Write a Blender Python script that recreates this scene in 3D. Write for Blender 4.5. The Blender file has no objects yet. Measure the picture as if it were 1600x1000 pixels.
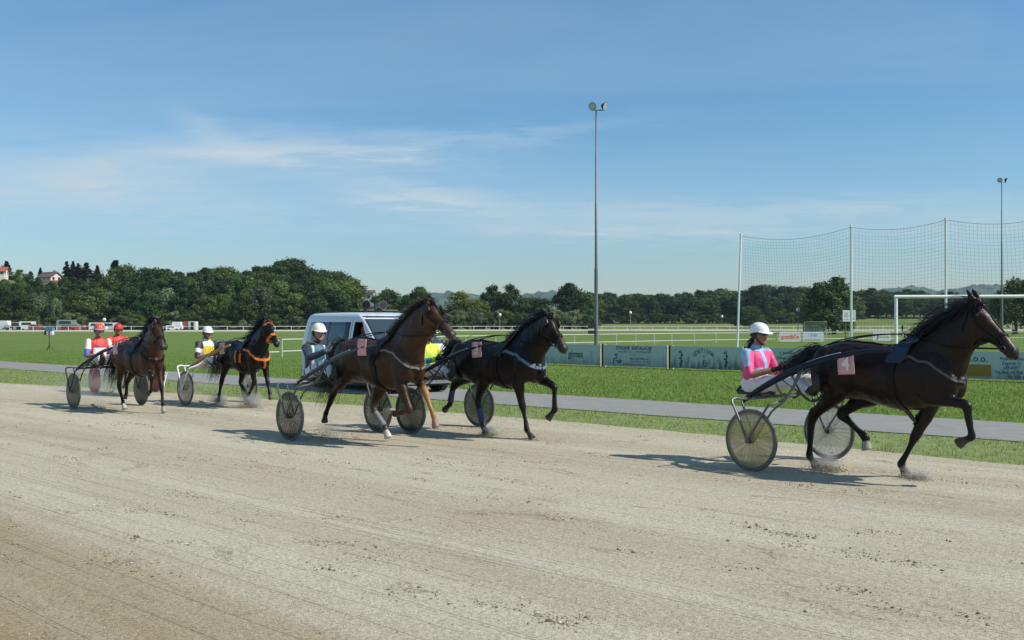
import bpy, math, random
import numpy as np
from mathutils import Vector, Matrix, noise as mnoise
from mathutils.bvhtree import BVHTree
R = math.radians
random.seed(7)
S = bpy.context.scene
COL = S.collection

# ------------------------------------------------------------------ camera, sky, sun, exposure
H = 1.65
cd = bpy.data.cameras.new('camera'); cam = bpy.data.objects.new('camera', cd); COL.objects.link(cam)
cd.sensor_width = 36; cd.lens = 36; cd.clip_start = 0.1; cd.clip_end = 9000
cam.location = (0, 0, H); cam.rotation_euler = (R(90.25), 0, 0)
S.camera = cam
SUN_EL, SUN_AZ = R(43), R(107)
sd = Vector((math.sin(SUN_AZ)*math.cos(SUN_EL), math.cos(SUN_AZ)*math.cos(SUN_EL), math.sin(SUN_EL)))
W = bpy.data.worlds.new('World'); S.world = W; W.use_nodes = True
def build_world():
    nt = W.node_tree; N = nt.nodes; L = nt.links
    for n in list(N): N.remove(n)
    out = N.new('ShaderNodeOutputWorld'); bg = N.new('ShaderNodeBackground'); bg.inputs[1].default_value = 0.088
    sky = N.new('ShaderNodeTexSky'); sky.sky_type = 'NISHITA'; sky.sun_disc = False
    sky.sun_elevation = SUN_EL; sky.sun_rotation = SUN_AZ; sky.altitude = 250
    sky.air_density = 1.0; sky.dust_density = 0.35; sky.ozone_density = 2.2
    tc = N.new('ShaderNodeTexCoord'); sx = N.new('ShaderNodeSeparateXYZ'); L.new(tc.outputs['Generated'], sx.inputs[0])
    def m(op, a, b=None, c=None, clamp=False):
        n = N.new('ShaderNodeMath'); n.operation = op; n.use_clamp = clamp
        for i, v in enumerate((a, b, c)):
            if v is None: continue
            if isinstance(v, (int, float)): n.inputs[i].default_value = v
            else: L.new(v, n.inputs[i])
        return n.outputs[0]
    def sstep(v, a, b):
        n = N.new('ShaderNodeMapRange'); n.interpolation_type = 'SMOOTHSTEP'; L.new(v, n.inputs[0])
        n.inputs[1].default_value = a; n.inputs[2].default_value = b; return n.outputs[0]
    z = m('MAXIMUM', sx.outputs[2], 0.0)
    zz = m('ADD', z, 0.09)
    px = m('DIVIDE', sx.outputs[0], zz); py = m('DIVIDE', sx.outputs[1], zz)
    def cloud(sxs, sys, ox, oy, det, dist, scale, rot):
        cv = N.new('ShaderNodeCombineXYZ'); L.new(px, cv.inputs[0]); L.new(py, cv.inputs[1])
        mp = N.new('ShaderNodeMapping'); L.new(cv.outputs[0], mp.inputs[0])
        mp.inputs['Location'].default_value = (ox, oy, 0); mp.inputs['Rotation'].default_value = (0, 0, rot); mp.inputs['Scale'].default_value = (sxs, sys, 1)
        nz = N.new('ShaderNodeTexNoise'); nz.inputs['Scale'].default_value = scale; nz.inputs['Detail'].default_value = det
        nz.inputs['Roughness'].default_value = 0.6; nz.inputs['Distortion'].default_value = dist
        L.new(mp.outputs[0], nz.inputs['Vector']); return nz.outputs[0]
    c1 = cloud(0.35, 1.0, 2.3, 0.4, 9, 0.9, 0.95, 0.10)
    c2 = cloud(0.30, 1.0, 7.7, 3.1, 10, 0.4, 0.45, -0.16)
    c3 = cloud(1.0, 1.9, 1.2, 8.3, 8, 0.3, 3.6, 0.2)
    thin = sstep(c1, 0.30, 0.72); fine = sstep(c3, 0.25, 0.75); wisps = sstep(c2, 0.35, 0.68)
    yy = m('MAXIMUM', sx.outputs[1], 0.02); az = m('DIVIDE', sx.outputs[0], yy); el = m('DIVIDE', sx.outputs[2], yy); north = sstep(sx.outputs[1], 0.05, 0.25)
    tex = m('MULTIPLY_ADD', m('MULTIPLY', thin, fine), 0.66, 0.34)
    def bank(a0, e0, wa, we, slope, amp):                       # a drifting bank of cirrus: azimuth, elevation, spread
        da = m('SUBTRACT', az, a0); w1 = m('DIVIDE', da, wa); e1 = m('SUBTRACT', m('SUBTRACT', el, e0), m('MULTIPLY', da, slope))
        e1 = m('ADD', e1, m('MULTIPLY', m('SUBTRACT', c3, 0.5), 0.055)); w2 = m('DIVIDE', e1, we)
        q = m('ADD', m('MULTIPLY', w1, w1), m('MULTIPLY', w2, w2)); return m('MULTIPLY', m('EXPONENT', m('MULTIPLY', q, -1.0)), amp)
    f = bank(-0.42, 0.132, 0.24, 0.034, -0.03, 1.15)
    for q in ((-0.22, 0.168, 0.17, 0.018, 0.02, 0.95), (0.0, 0.185, 0.13, 0.007, 0.10, 0.55), (-0.10, 0.128, 0.08, 0.012, -0.12, 0.95), (0.12, 0.098, 0.20, 0.020, -0.01, 0.95), (0.33, 0.115, 0.12, 0.008, 0.06, 0.5), (-0.30, 0.195, 0.03, 0.014, -0.3, 0.45), (0.47, 0.10, 0.10, 0.02, 0.05, 0.6)):
        f = m('ADD', f, bank(*q))
    f = m('MULTIPLY', m('MULTIPLY', f, tex), north)
    back = m('MULTIPLY', m('MULTIPLY', wisps, thin), m('SUBTRACT', 1.0, north))
    veil = m('MULTIPLY', m('MULTIPLY', thin, sstep(z, 0.02, 0.12)), 0.16)
    f = m('ADD', m('ADD', m('MULTIPLY', f, 1.2), m('MULTIPLY', back, 0.4)), veil, clamp=True)
    mx = N.new('ShaderNodeMix'); mx.data_type = 'RGBA'
    tint = N.new('ShaderNodeMix'); tint.data_type = 'RGBA'; tint.blend_type = 'MULTIPLY'; tint.inputs[0].default_value = 1
    tr = N.new('ShaderNodeValToRGB'); L.new(z, tr.inputs[0]); el_ = tr.color_ramp.elements
    el_[0].position = 0.0; el_[0].color = (0.76, 0.78, 0.82, 1); el_[1].position = 0.34; el_[1].color = (0.60, 1.03, 1.19, 1); e3 = el_.new(0.12); e3.color = (0.70, 0.98, 1.08, 1)
    L.new(sky.outputs[0], tint.inputs[6]); L.new(tr.outputs[0], tint.inputs[7])
    L.new(f, mx.inputs[0]); L.new(tint.outputs[2], mx.inputs[6]); mx.inputs[7].default_value = (4.9, 5.9, 6.6, 1)
    L.new(mx.outputs[2], bg.inputs[0]); L.new(bg.outputs[0], out.inputs[0])
build_world()
sl = bpy.data.lights.new('sun', 'SUN'); so = bpy.data.objects.new('sun', sl); COL.objects.link(so)
sl.energy = 4.2; sl.angle = R(0.53); sl.color = (1.0, 0.945, 0.86)
so.rotation_euler = sd.to_track_quat('Z', 'Y').to_euler()
S.view_settings.view_transform = 'Standard'; S.view_settings.look = 'None'
S.view_settings.exposure = 0.36; S.view_settings.gamma = 1.0
S.cycles.max_bounces = 6; S.cycles.transparent_max_bounces = 24; S.cycles.volume_bounces = 0

# ------------------------------------------------------------------ helpers
def link_obj(name, me, parent=None):
    o = bpy.data.objects.new(name, me); COL.objects.link(o)
    if parent is not None: o.parent = parent
    return o
def tag(o, label=None, cat=None, group=None, kind=None):
    if label: o['label'] = label
    if cat: o['category'] = cat
    if group: o['group'] = group
    if kind: o['kind'] = kind
    return o
def thing(name, label, cat, loc=(0, 0, 0), rz=0, group=None):
    o = bpy.data.objects.new(name, None); COL.objects.link(o); o.empty_display_size = 0.2
    o.location = loc; o.rotation_euler = (0, 0, rz)
    return tag(o, label, cat, group)
def copy_tree(root):
    r = root.copy(); COL.objects.link(r)
    for ch in root.children:
        c = ch.copy(); COL.objects.link(c); c.parent = r
        for g in ch.children:
            d = g.copy(); COL.objects.link(d); d.parent = c
    return r
class MB:
    def __init__(s, off=(0, 0, 0)): s.v = []; s.f = []; s.n = 0; s.off = np.array(off, float)
    def add(s, v, f):
        v = np.asarray(v, float).reshape(-1, 3) - s.off
        s.v.append(v); s.f += [tuple(i + s.n for i in q) for q in f]; s.n += len(v)
    def box(s, c, d, rot=None):
        c = np.array(c, float); h = np.array(d, float)/2
        v = np.array([(x, y, z) for x in (-1, 1) for y in (-1, 1) for z in (-1, 1)])*h
        if rot is not None: v = v @ np.array(rot.to_3x3() if isinstance(rot, Matrix) else rot).T
        s.add(v + c, [(0, 1, 3, 2), (4, 6, 7, 5), (0, 4, 5, 1), (2, 3, 7, 6), (0, 2, 6, 4), (1, 5, 7, 3)])
    def tube(s, P, A, Bw=None, side=None, n=12, sub=1, dome=False):
        P = np.asarray(P, float); k = len(P)
        A = np.broadcast_to(np.asarray(A, float), (k,)).copy()
        Bw = A.copy() if Bw is None else np.broadcast_to(np.asarray(Bw, float), (k,)).copy()
        if sub > 1 and k > 2:
            Q = np.column_stack([P, A, Bw]); Q = catmull(Q, sub); P, A, Bw = Q[:, :3], np.maximum(Q[:, 3], 1e-4), np.maximum(Q[:, 4], 1e-4)
        T = np.gradient(P, axis=0); T /= np.linalg.norm(T, axis=1)[:, None] + 1e-12
        if dome:
            def ends(i, sg):
                r = min(A[i], Bw[i]); return [(P[i] + sg*T[i]*r*d, A[i]*q, Bw[i]*q, T[i]) for d, q in ((0.45, 0.86), (0.8, 0.52))]
            e0 = ends(0, -1)[::-1]; e1 = ends(len(P)-1, 1)
            P = np.vstack([[e[0] for e in e0], P, [e[0] for e in e1]]); T = np.vstack([[e[3] for e in e0], T, [e[3] for e in e1]])
            A = np.concatenate([[e[1] for e in e0], A, [e[1] for e in e1]]); Bw = np.concatenate([[e[2] for e in e0], Bw, [e[2] for e in e1]])
        m = len(P); ang = np.linspace(0, 2*np.pi, n, endpoint=False)
        V = np.zeros((m, n, 3)); sv = np.array(side, float) if side is not None else None
        if sv is None:
            a = np.array([0, 0, 1.0]) if abs(T[0][2]) < 0.9 else np.array([1.0, 0, 0])
            sv = np.cross(T[0], a)
        for i in range(m):
            w = sv - T[i]*np.dot(sv, T[i]); w /= np.linalg.norm(w) + 1e-12
            if side is None: sv = w
            u = np.cross(w, T[i])
            V[i] = P[i] + A[i]*np.cos(ang)[:, None]*u + Bw[i]*np.sin(ang)[:, None]*w
        F = [(i*n + j, i*n + (j+1) % n, (i+1)*n + (j+1) % n, (i+1)*n + j) for i in range(m-1) for j in range(n)]
        F += [tuple(range(n-1, -1, -1)), tuple((m-1)*n + j for j in range(n))]
        s.add(V.reshape(-1, 3), F)
    def ball(s, c, r, n=14, m=8, rot=None):
        r = np.broadcast_to(np.asarray(r, float), (3,)); V = [(0, 0, -1)]
        for i in range(1, m):
            t = -math.pi/2 + math.pi*i/m
            V += [(math.cos(t)*math.cos(a), math.cos(t)*math.sin(a), math.sin(t)) for a in np.linspace(0, 2*math.pi, n, endpoint=False)]
        V.append((0, 0, 1)); V = np.array(V)*r
        if rot is not None: V = V @ np.array(rot.to_3x3()).T
        F = [(0, 1 + (j+1) % n, 1 + j) for j in range(n)]
        F += [(1 + i*n + j, 1 + i*n + (j+1) % n, 1 + (i+1)*n + (j+1) % n, 1 + (i+1)*n + j) for i in range(m-2) for j in range(n)]
        last = len(V) - 1; F += [(last, 1 + (m-2)*n + j, 1 + (m-2)*n + (j+1) % n) for j in range(n)]
        s.add(V + np.array(c, float), F)
    def torus(s, c, axis, Rr, r, n=48, m=8, rz=None):
        ax = Vector(axis).normalized(); q = ax.to_track_quat('Z', 'Y').to_matrix(); rz = rz or r
        V = [];
        for i in range(n):
            a = 2*math.pi*i/n
            for j in range(m):
                b = 2*math.pi*j/m; rr = Rr + r*math.cos(b)
                V.append(tuple(q @ Vector((rr*math.cos(a), rr*math.sin(a), rz*math.sin(b)))))
        F = [(i*m + j, ((i+1) % n)*m + j, ((i+1) % n)*m + (j+1) % m, i*m + (j+1) % m) for i in range(n) for j in range(m)]
        s.add(np.array(V) + np.array(c, float), F)
    def grid(s, fn, nu, nv):
        V = [fn(i/nu, j/nv) for i in range(nu+1) for j in range(nv+1)]
        s.add(V, [(i*(nv+1)+j, (i+1)*(nv+1)+j, (i+1)*(nv+1)+j+1, i*(nv+1)+j+1) for i in range(nu) for j in range(nv)])
    def build(s, name, mat, parent=None, smooth=True, bevel=0):
        me = bpy.data.meshes.new(name); me.from_pydata(np.vstack(s.v).tolist() if s.v else [], [], s.f); me.update()
        if smooth:
            me.polygons.foreach_set('use_smooth', [True]*len(me.polygons)); me.set_sharp_from_angle(angle=R(42))
        if mat: me.materials.append(mat)
        o = link_obj(name, me, parent)
        if bevel:
            b = o.modifiers.new('bevel', 'BEVEL'); b.width = bevel; b.segments = 2; b.limit_method = 'ANGLE'; b.angle_limit = R(40)
        return o
def catmull(Q, sub):
    Q = np.asarray(Q, float); k = len(Q); E = np.vstack([2*Q[0]-Q[1], Q, 2*Q[-1]-Q[-2]]); out = []
    for i in range(k-1):
        p0, p1, p2, p3 = E[i], E[i+1], E[i+2], E[i+3]
        for t in np.arange(sub)/sub:
            out.append(0.5*((2*p1) + (-p0+p2)*t + (2*p0-5*p1+4*p2-p3)*t*t + (-p0+3*p1-3*p2+p3)*t**3))
    out.append(Q[-1]); return np.array(out)
def voxel(mb, size, smooth=4, wrinkle=0, wf=14, remesh_name='tmp'):
    """union of closed shells -> one continuous mesh"""
    o = mb.build(remesh_name, None, None, False)
    m = o.modifiers.new('r', 'REMESH'); m.mode = 'VOXEL'; m.voxel_size = size
    if smooth:
        q = o.modifiers.new('s', 'SMOOTH'); q.factor = 0.5; q.iterations = smooth
    dg = bpy.context.evaluated_depsgraph_get(); me = bpy.data.meshes.new_from_object(o.evaluated_get(dg), depsgraph=dg)
    old = o.data; bpy.data.objects.remove(o); bpy.data.meshes.remove(old)
    if wrinkle:
        n = len(me.vertices); co = np.zeros(n*3); no = np.zeros(n*3); me.vertices.foreach_get('co', co); me.vertices.foreach_get('normal', no)
        co = co.reshape(-1, 3); no = no.reshape(-1, 3)
        d = np.array([mnoise.noise(Vector((c[0]*wf, c[1]*wf, c[2]*wf*0.6))) + 0.5*mnoise.noise(Vector((c[0]*wf*2.3+5, c[1]*wf*2.3, c[2]*wf*1.2))) for c in co])
        co += no*(d*wrinkle)[:, None]; me.vertices.foreach_set('co', co.ravel()); me.update()
    me.polygons.foreach_set('use_smooth', [True]*len(me.polygons))
    return me
def verts_of(me):
    co = np.zeros(len(me.vertices)*3); me.vertices.foreach_get('co', co); return co.reshape(-1, 3)
def paint(me, cols):
    a = me.color_attributes.new('Col', 'FLOAT_COLOR', 'POINT')
    c = np.ones((len(me.vertices), 4)); c[:, :3] = cols; a.data.foreach_set('color', c.ravel())
def sm(x, a, b):
    t = np.clip((x-a)/(b-a), 0, 1); return t*t*(3-2*t)
def segdist(co, a, b):
    a = np.array(a, float); b = np.array(b, float); d = b-a; t = np.clip(((co-a) @ d)/(d @ d), 0, 1)
    return np.linalg.norm(co - a - t[:, None]*d, axis=1)

# ------------------------------------------------------------------ materials
MATS = {}
def mat(name, color=(0.5, 0.5, 0.5), rough=0.6, metal=0.0, attr=False, noise_amt=0.0, noise_scale=8.0, spec=0.5, bump=0.0, bump_scale=60, sheen=0.0, coat=0.0, alpha=1.0):
    if name in MATS: return MATS[name]
    m = bpy.data.materials.new(name); m.use_nodes = True; nt = m.node_tree; N = nt.nodes; L = nt.links
    p = N['Principled BSDF']; p.inputs['Roughness'].default_value = rough; p.inputs['Metallic'].default_value = metal
    p.inputs['Specular IOR Level'].default_value = spec; p.inputs['Base Color'].default_value = (*color, 1)
    p.inputs['Alpha'].default_value = alpha
    if sheen: p.inputs['Sheen Weight'].default_value = sheen
    if coat: p.inputs['Coat Weight'].default_value = coat; p.inputs['Coat Roughness'].default_value = 0.05
    tc = N.new('ShaderNodeTexCoord'); src = None
    if attr:
        a = N.new('ShaderNodeAttribute'); a.attribute_name = 'Col'; src = a.outputs['Color']
    if noise_amt:
        nz = N.new('ShaderNodeTexNoise'); nz.inputs['Scale'].default_value = noise_scale; nz.inputs['Detail'].default_value = 6
        L.new(tc.outputs['Object'], nz.inputs['Vector'])
        mr = N.new('ShaderNodeMapRange'); L.new(nz.outputs[0], mr.inputs[0]); mr.inputs[1].default_value = 0.25; mr.inputs[2].default_value = 0.75
        mr.inputs[3].default_value = 1-noise_amt; mr.inputs[4].default_value = 1+noise_amt
        mx = N.new('ShaderNodeMix'); mx.data_type = 'RGBA'; mx.blend_type = 'MULTIPLY'; mx.inputs[0].default_value = 1
        if src: L.new(src, mx.inputs[6])
        else: mx.inputs[6].default_value = (*color, 1)
        L.new(mr.outputs[0], mx.inputs[7]); src = mx.outputs[2]
    if src: L.new(src, p.inputs['Base Color'])
    if bump:
        n2 = N.new('ShaderNodeTexNoise'); n2.inputs['Scale'].default_value = bump_scale; n2.inputs['Detail'].default_value = 5
        L.new(tc.outputs['Object'], n2.inputs['Vector'])
        b = N.new('ShaderNodeBump'); b.inputs['Strength'].default_value = bump; b.inputs['Distance'].default_value = 0.01
        L.new(n2.outputs[0], b.inputs['Height']); L.new(b.outputs[0], p.inputs['Normal'])
    MATS[name] = m; return m
def leaf_mat(name, color, trans=0.3, tint=True, rough=0.7):
    m = bpy.data.materials.new(name); m.use_nodes = True; nt = m.node_tree; N = nt.nodes; L = nt.links
    N.remove(N['Principled BSDF']); out = N['Material Output']
    a = N.new('ShaderNodeAttribute'); a.attribute_name = 'Col'
    mx = N.new('ShaderNodeMix'); mx.data_type = 'RGBA'; mx.blend_type = 'MULTIPLY'; mx.inputs[0].default_value = 1
    L.new(a.outputs['Color'], mx.inputs[6]); mx.inputs[7].default_value = (*color, 1); src = mx.outputs[2]
    if tint:
        oi = N.new('ShaderNodeObjectInfo'); m2 = N.new('ShaderNodeMix'); m2.data_type = 'RGBA'; m2.blend_type = 'MULTIPLY'; m2.inputs[0].default_value = 1
        L.new(src, m2.inputs[6]); L.new(oi.outputs['Color'], m2.inputs[7]); src = m2.outputs[2]
    d = N.new('ShaderNodeBsdfPrincipled'); d.inputs['Roughness'].default_value = rough; d.inputs['Specular IOR Level'].default_value = 0.25
    t = N.new('ShaderNodeBsdfTranslucent'); ms = N.new('ShaderNodeMixShader'); ms.inputs[0].default_value = trans
    L.new(src, d.inputs['Base Color']); L.new(src, t.inputs['Color'])
    L.new(d.outputs[0], ms.inputs[1]); L.new(t.outputs[0], ms.inputs[2]); L.new(ms.outputs[0], out.inputs[0])
    return m
M_steel = mat('galvanised_steel', (0.33, 0.34, 0.35), 0.45, 0.7, noise_amt=0.15)
M_white = mat('white_paint', (0.78, 0.79, 0.78), 0.4, noise_amt=0.05)
M_black = mat('black_plastic', (0.012, 0.012, 0.013), 0.5)
M_leather = mat('black_leather', (0.012, 0.010, 0.009), 0.42, noise_amt=0.3, noise_scale=30)
M_rubber = mat('rubber', (0.02, 0.02, 0.02), 0.8, noise_amt=0.2)
M_glass = mat('dark_glass', (0.02, 0.028, 0.03), 0.06, spec=0.8)
M_grey = mat('grey_metal', (0.28, 0.28, 0.29), 0.4, 0.6, noise_amt=0.1)
M_dkmetal = mat('dark_metal', (0.05, 0.05, 0.055), 0.45, 0.5)
M_chrome = mat('chrome', (0.7, 0.7, 0.7), 0.2, 1.0)
M_skin = mat('skin', (0.36, 0.17, 0.11), 0.55, noise_amt=0.1, noise_scale=40)
M_wood = mat('weathered_wood', (0.16, 0.13, 0.10), 0.8, noise_amt=0.25)
M_bark = mat('bark', (0.07, 0.055, 0.04), 0.9, noise_amt=0.3)

# ------------------------------------------------------------------ ground
DT = np.array([0.72, -0.694]); DT /= np.linalg.norm(DT)         # direction the path and track run
NT = np.array([-DT[1], DT[0]])                                   # across, away from the camera
EDGE = np.array([(30, -14), (12.6, 5.6), (5.97, 11.95), (1.08, 17.15), (-4.6, 21.9), (-9.6, 25.6), (-14.6, 28.9), (-24, 34.8), (-60, 55)], float)   # sand edge
PN0, PN1 = np.array([7.135, 14.27]), np.array([-19.1, 38.3])      # near path edge
PF0 = np.array([8.45, 17.0])
def field_z(x, y):
    """open ground: level near the track, meadow rising gently to the north-east, wooded hill to the north-west"""
    x = np.asarray(x, float); y = np.asarray(y, float)
    u = x/np.maximum(y, 1)
    z = sm(y, 285, 520)*3.2*sm(u, -0.12, 0.05) + sm(y, 330, 520)*4.2*sm(u, 0.27, 0.36)*(1-sm(u, 0.44, 0.56))
    z = z + sm(y, 262, 350)*(16.5-9.5*sm(u, -0.42, -0.385))*(1-sm(u, -0.19, -0.13)) + sm(y, 520, 1600)*26*sm(u, -0.12, 0.05)
    return z
def ground_mat():
    m = bpy.data.materials.new('meadow_grass'); m.use_nodes = True; nt = m.node_tree; N = nt.nodes; L = nt.links; p = N['Principled BSDF']
    p.inputs['Roughness'].default_value = 0.9; p.inputs['Specular IOR Level'].default_value = 0.15
    tc = N.new('ShaderNodeTexCoord')
    def nz(scale, det, sc=(1, 1, 1)):
        mp = N.new('ShaderNodeMapping'); mp.inputs['Scale'].default_value = sc; L.new(tc.outputs['Object'], mp.inputs[0])
        n = N.new('ShaderNodeTexNoise'); n.inputs['Scale'].default_value = scale; n.inputs['Detail'].default_value = det; L.new(mp.outputs[0], n.inputs['Vector']); return n.outputs[0]
    def ramp(src, stops):
        r = N.new('ShaderNodeValToRGB'); L.new(src, r.inputs[0])
        while len(r.color_ramp.elements) < len(stops): r.color_ramp.elements.new(0.5)
        for e, (q, c) in zip(r.color_ramp.elements, stops): e.position = q; e.color = (*c, 1)
        return r.outputs[0]
    def mix(a, b, f, bl='MIX'):
        n = N.new('ShaderNodeMix'); n.data_type = 'RGBA'; n.blend_type = bl
        if isinstance(f, float): n.inputs[0].default_value = f
        else: L.new(f, n.inputs[0])
        L.new(a, n.inputs[6]); L.new(b, n.inputs[7]); return n.outputs[2]
    a = ramp(nz(0.35, 6), [(0.3, (0.105, 0.165, 0.032)), (0.55, (0.13, 0.20, 0.04)), (0.75, (0.16, 0.215, 0.052))])
    b = ramp(nz(9, 8), [(0.3, (0.35, 0.40, 0.35)), (0.5, (0.9, 0.9, 0.9)), (0.75, (1.35, 1.3, 1.2))])
    far = ramp(nz(0.03, 5), [(0.35, (0.10, 0.16, 0.035)), (0.65, (0.19, 0.20, 0.06))])
    sp = N.new('ShaderNodeSeparateXYZ'); L.new(tc.outputs['Object'], sp.inputs[0])
    mr = N.new('ShaderNodeMapRange'); L.new(sp.outputs[1], mr.inputs[0]); mr.inputs[1].default_value = 70; mr.inputs[2].default_value = 330
    c = mix(mix(a, b, 0.8, 'MULTIPLY'), far, mr.outputs[0])
    L.new(c, p.inputs['Base Color'])
    bp = N.new('ShaderNodeBump'); bp.inputs['Strength'].default_value = 0.7; bp.inputs['Distance'].default_value = 0.06
    L.new(nz(14, 6), bp.inputs['Height']); L.new(bp.outputs[0], p.inputs['Normal'])
    return m
def build_ground():
    ys = np.concatenate([np.linspace(-60, 240, 16), np.linspace(255, 560, 40), np.linspace(600, 1700, 20)])
    us = np.linspace(-1, 1, 90); V = []; n = len(us)
    for y in ys:
        w = max(180, abs(y)*1.0); xs = us*w; zs = field_z(xs, np.full(n, y)); V += list(zip(xs, np.full(n, y), zs))
    F = [(i*n+j, i*n+j+1, (i+1)*n+j+1, (i+1)*n+j) for i in range(len(ys)-1) for j in range(n-1)]
    b = MB(); b.add(V, F); tag(b.build('meadow_ground', ground_mat()), kind='structure')
build_ground()
def sand_mat():
    m = bpy.data.materials.new('track_sand'); m.use_nodes = True; nt = m.node_tree; N = nt.nodes; L = nt.links; p = N['Principled BSDF']
    p.inputs['Roughness'].default_value = 0.95; p.inputs['Specular IOR Level'].default_value = 0.1
    tc = N.new('ShaderNodeTexCoord'); ang = math.atan2(DT[1], DT[0])
    mp0 = N.new('ShaderNodeMapping'); mp0.inputs['Rotation'].default_value = (0, 0, -ang); L.new(tc.outputs['Object'], mp0.inputs[0])   # x along the track, y across
    def nz(scale, det=6, sc=(1, 1, 1), dist=0.0, rough=0.55, off=(0, 0, 0)):
        mp = N.new('ShaderNodeMapping'); mp.inputs['Scale'].default_value = sc; mp.inputs['Location'].default_value = off; L.new(mp0.outputs[0], mp.inputs[0])
        n = N.new('ShaderNodeTexNoise'); n.inputs['Scale'].default_value = scale; n.inputs['Detail'].default_value = det; n.inputs['Distortion'].default_value = dist
        n.inputs['Roughness'].default_value = rough; L.new(mp.outputs[0], n.inputs['Vector']); return n.outputs[0]
    def mr(src, a, b, c=0.0, d=1.0):
        n = N.new('ShaderNodeMapRange'); n.interpolation_type = 'SMOOTHSTEP'; L.new(src, n.inputs[0])
        for i, v in enumerate((a, b, c, d)): n.inputs[i+1].default_value = v
        return n.outputs[0]
    def math_(op, a, b):
        n = N.new('ShaderNodeMath'); n.operation = op
        for i, v in enumerate((a, b)):
            if isinstance(v, (int, float)): n.inputs[i].default_value = v
            else: L.new(v, n.inputs[i])
        return n.outputs[0]
    def mixc(a, b, f):
        n = N.new('ShaderNodeMix'); n.data_type = 'RGBA'; L.new(f, n.inputs[0])
        for i, v in ((6, a), (7, b)):
            if isinstance(v, tuple): n.inputs[i].default_value = (*v, 1)
            else: L.new(v, n.inputs[i])
        return n.outputs[2]
    sp = N.new('ShaderNodeSeparateXYZ'); L.new(mp0.outputs[0], sp.inputs[0])
    bands = nz(0.9, 6, (0.035, 1, 1)); blot = nz(0.55, 7, (0.5, 1, 1), 0.6)
    churn = nz(1.7, 8, (0.55, 1.2, 1), 0.8, 0.65); churn_m = mr(churn, 0.57, 0.70)
    fine = nz(150, 3); spk = nz(42, 6); streak = nz(7, 6, (0.05, 1, 1))
    lines = nz(2.6, 3, (0.012, 1, 1)); line_m = mr(math_('ABSOLUTE', math_('SUBTRACT', lines, 0.5), 0), 0.0, 0.012, 1.0, 0.0)
    lines2 = nz(6.5, 2, (0.02, 1, 1), off=(3, 9, 0)); line2_m = math_('MULTIPLY', mr(math_('ABSOLUTE', math_('SUBTRACT', lines2, 0.52), 0), 0.0, 0.02, 1.0, 0.0), mr(blot, 0.4, 0.6))
    c = mixc((0.418, 0.370, 0.268), (0.476, 0.434, 0.326), mr(bands, 0.38, 0.62))
    c = mixc(c, (0.345, 0.295, 0.195), math_('MULTIPLY', mr(blot, 0.5, 0.72), 0.4))
    # damp brown strip of older footing on the infield side, left foreground
    strip = mr(math_('ADD', sp.outputs[1], math_('MULTIPLY', bands, 1.2)), 3.95, 3.60)
    c = mixc(c, (0.285, 0.225, 0.125), math_('MULTIPLY', strip, mr(bands, 0.35, 0.6, 0.35, 0.95)))
    c = mixc(c, (0.215, 0.165, 0.10), math_('MULTIPLY', churn_m, mr(nz(16, 8, rough=0.7), 0.46, 0.60, 0.05, 0.85)))
    c = mixc(c, (0.20, 0.16, 0.10), math_('MULTIPLY', math_('MAXIMUM', line_m, math_('MULTIPLY', line2_m, 0.35)), math_('MULTIPLY', mr(nz(1.1, 4, (0.25, 1, 1), off=(5, 2, 0)), 0.42, 0.62), 0.30)))
    n = N.new('ShaderNodeMix'); n.data_type = 'RGBA'; n.blend_type = 'MULTIPLY'; n.inputs[0].default_value = 1
    L.new(c, n.inputs[6]); L.new(mr(math_('ADD', math_('MULTIPLY', fine, 0.6), math_('MULTIPLY', spk, 0.4)), 0.34, 0.66, 0.55, 1.38), n.inputs[7])
    L.new(n.outputs[2], p.inputs['Base Color'])
    h = math_('ADD', math_('MULTIPLY', fine, 0.5), math_('MULTIPLY', spk, 0.5))
    h = math_('ADD', h, math_('MULTIPLY', streak, 0.3)); h = math_('ADD', h, math_('MULTIPLY', math_('MULTIPLY', churn_m, nz(30, 6)), 1.3))
    h = math_('SUBTRACT', h, math_('MULTIPLY', math_('MAXIMUM', line_m, math_('MULTIPLY', line2_m, 0.3)), 0.5))
    h = math_('ADD', h, math_('MULTIPLY', bands, 0.9))
    b = N.new('ShaderNodeBump'); b.inputs['Strength'].default_value = 0.8; b.inputs['Distance'].default_value = 0.022
    L.new(h, b.inputs['Height']); L.new(b.outputs[0], p.inputs['Normal'])
    return m
def edge_pts(poly, step=0.25):
    out = []
    for a, b in zip(poly[:-1], poly[1:]):
        k = max(1, int(np.linalg.norm(b-a)/step)); out += [a + (b-a)*i/k for i in range(k)]
    out.append(poly[-1]); return np.array(out)
EDGE_S = catmull(EDGE, 12)
def build_sand():
    e = edge_pts(EDGE_S, 0.15)
    jit = np.array([0.10*mnoise.noise(Vector((p[0]*1.3, p[1]*1.3, 0))) + 0.06*mnoise.noise(Vector((p[0]*5, p[1]*5, 3))) for p in e])
    e = e + NT*jit[:, None]; V = []
    for p in e: V += [(p[0], p[1], 0.008), (p[0]-NT[0]*45, p[1]-NT[1]*45, 0.008)]
    b = MB(); b.add(V, [(2*i, 2*i+1, 2*i+3, 2*i+2) for i in range(len(e)-1)])
    tag(b.build('sand_track', sand_mat(), smooth=False), kind='structure')
build_sand()
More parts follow.
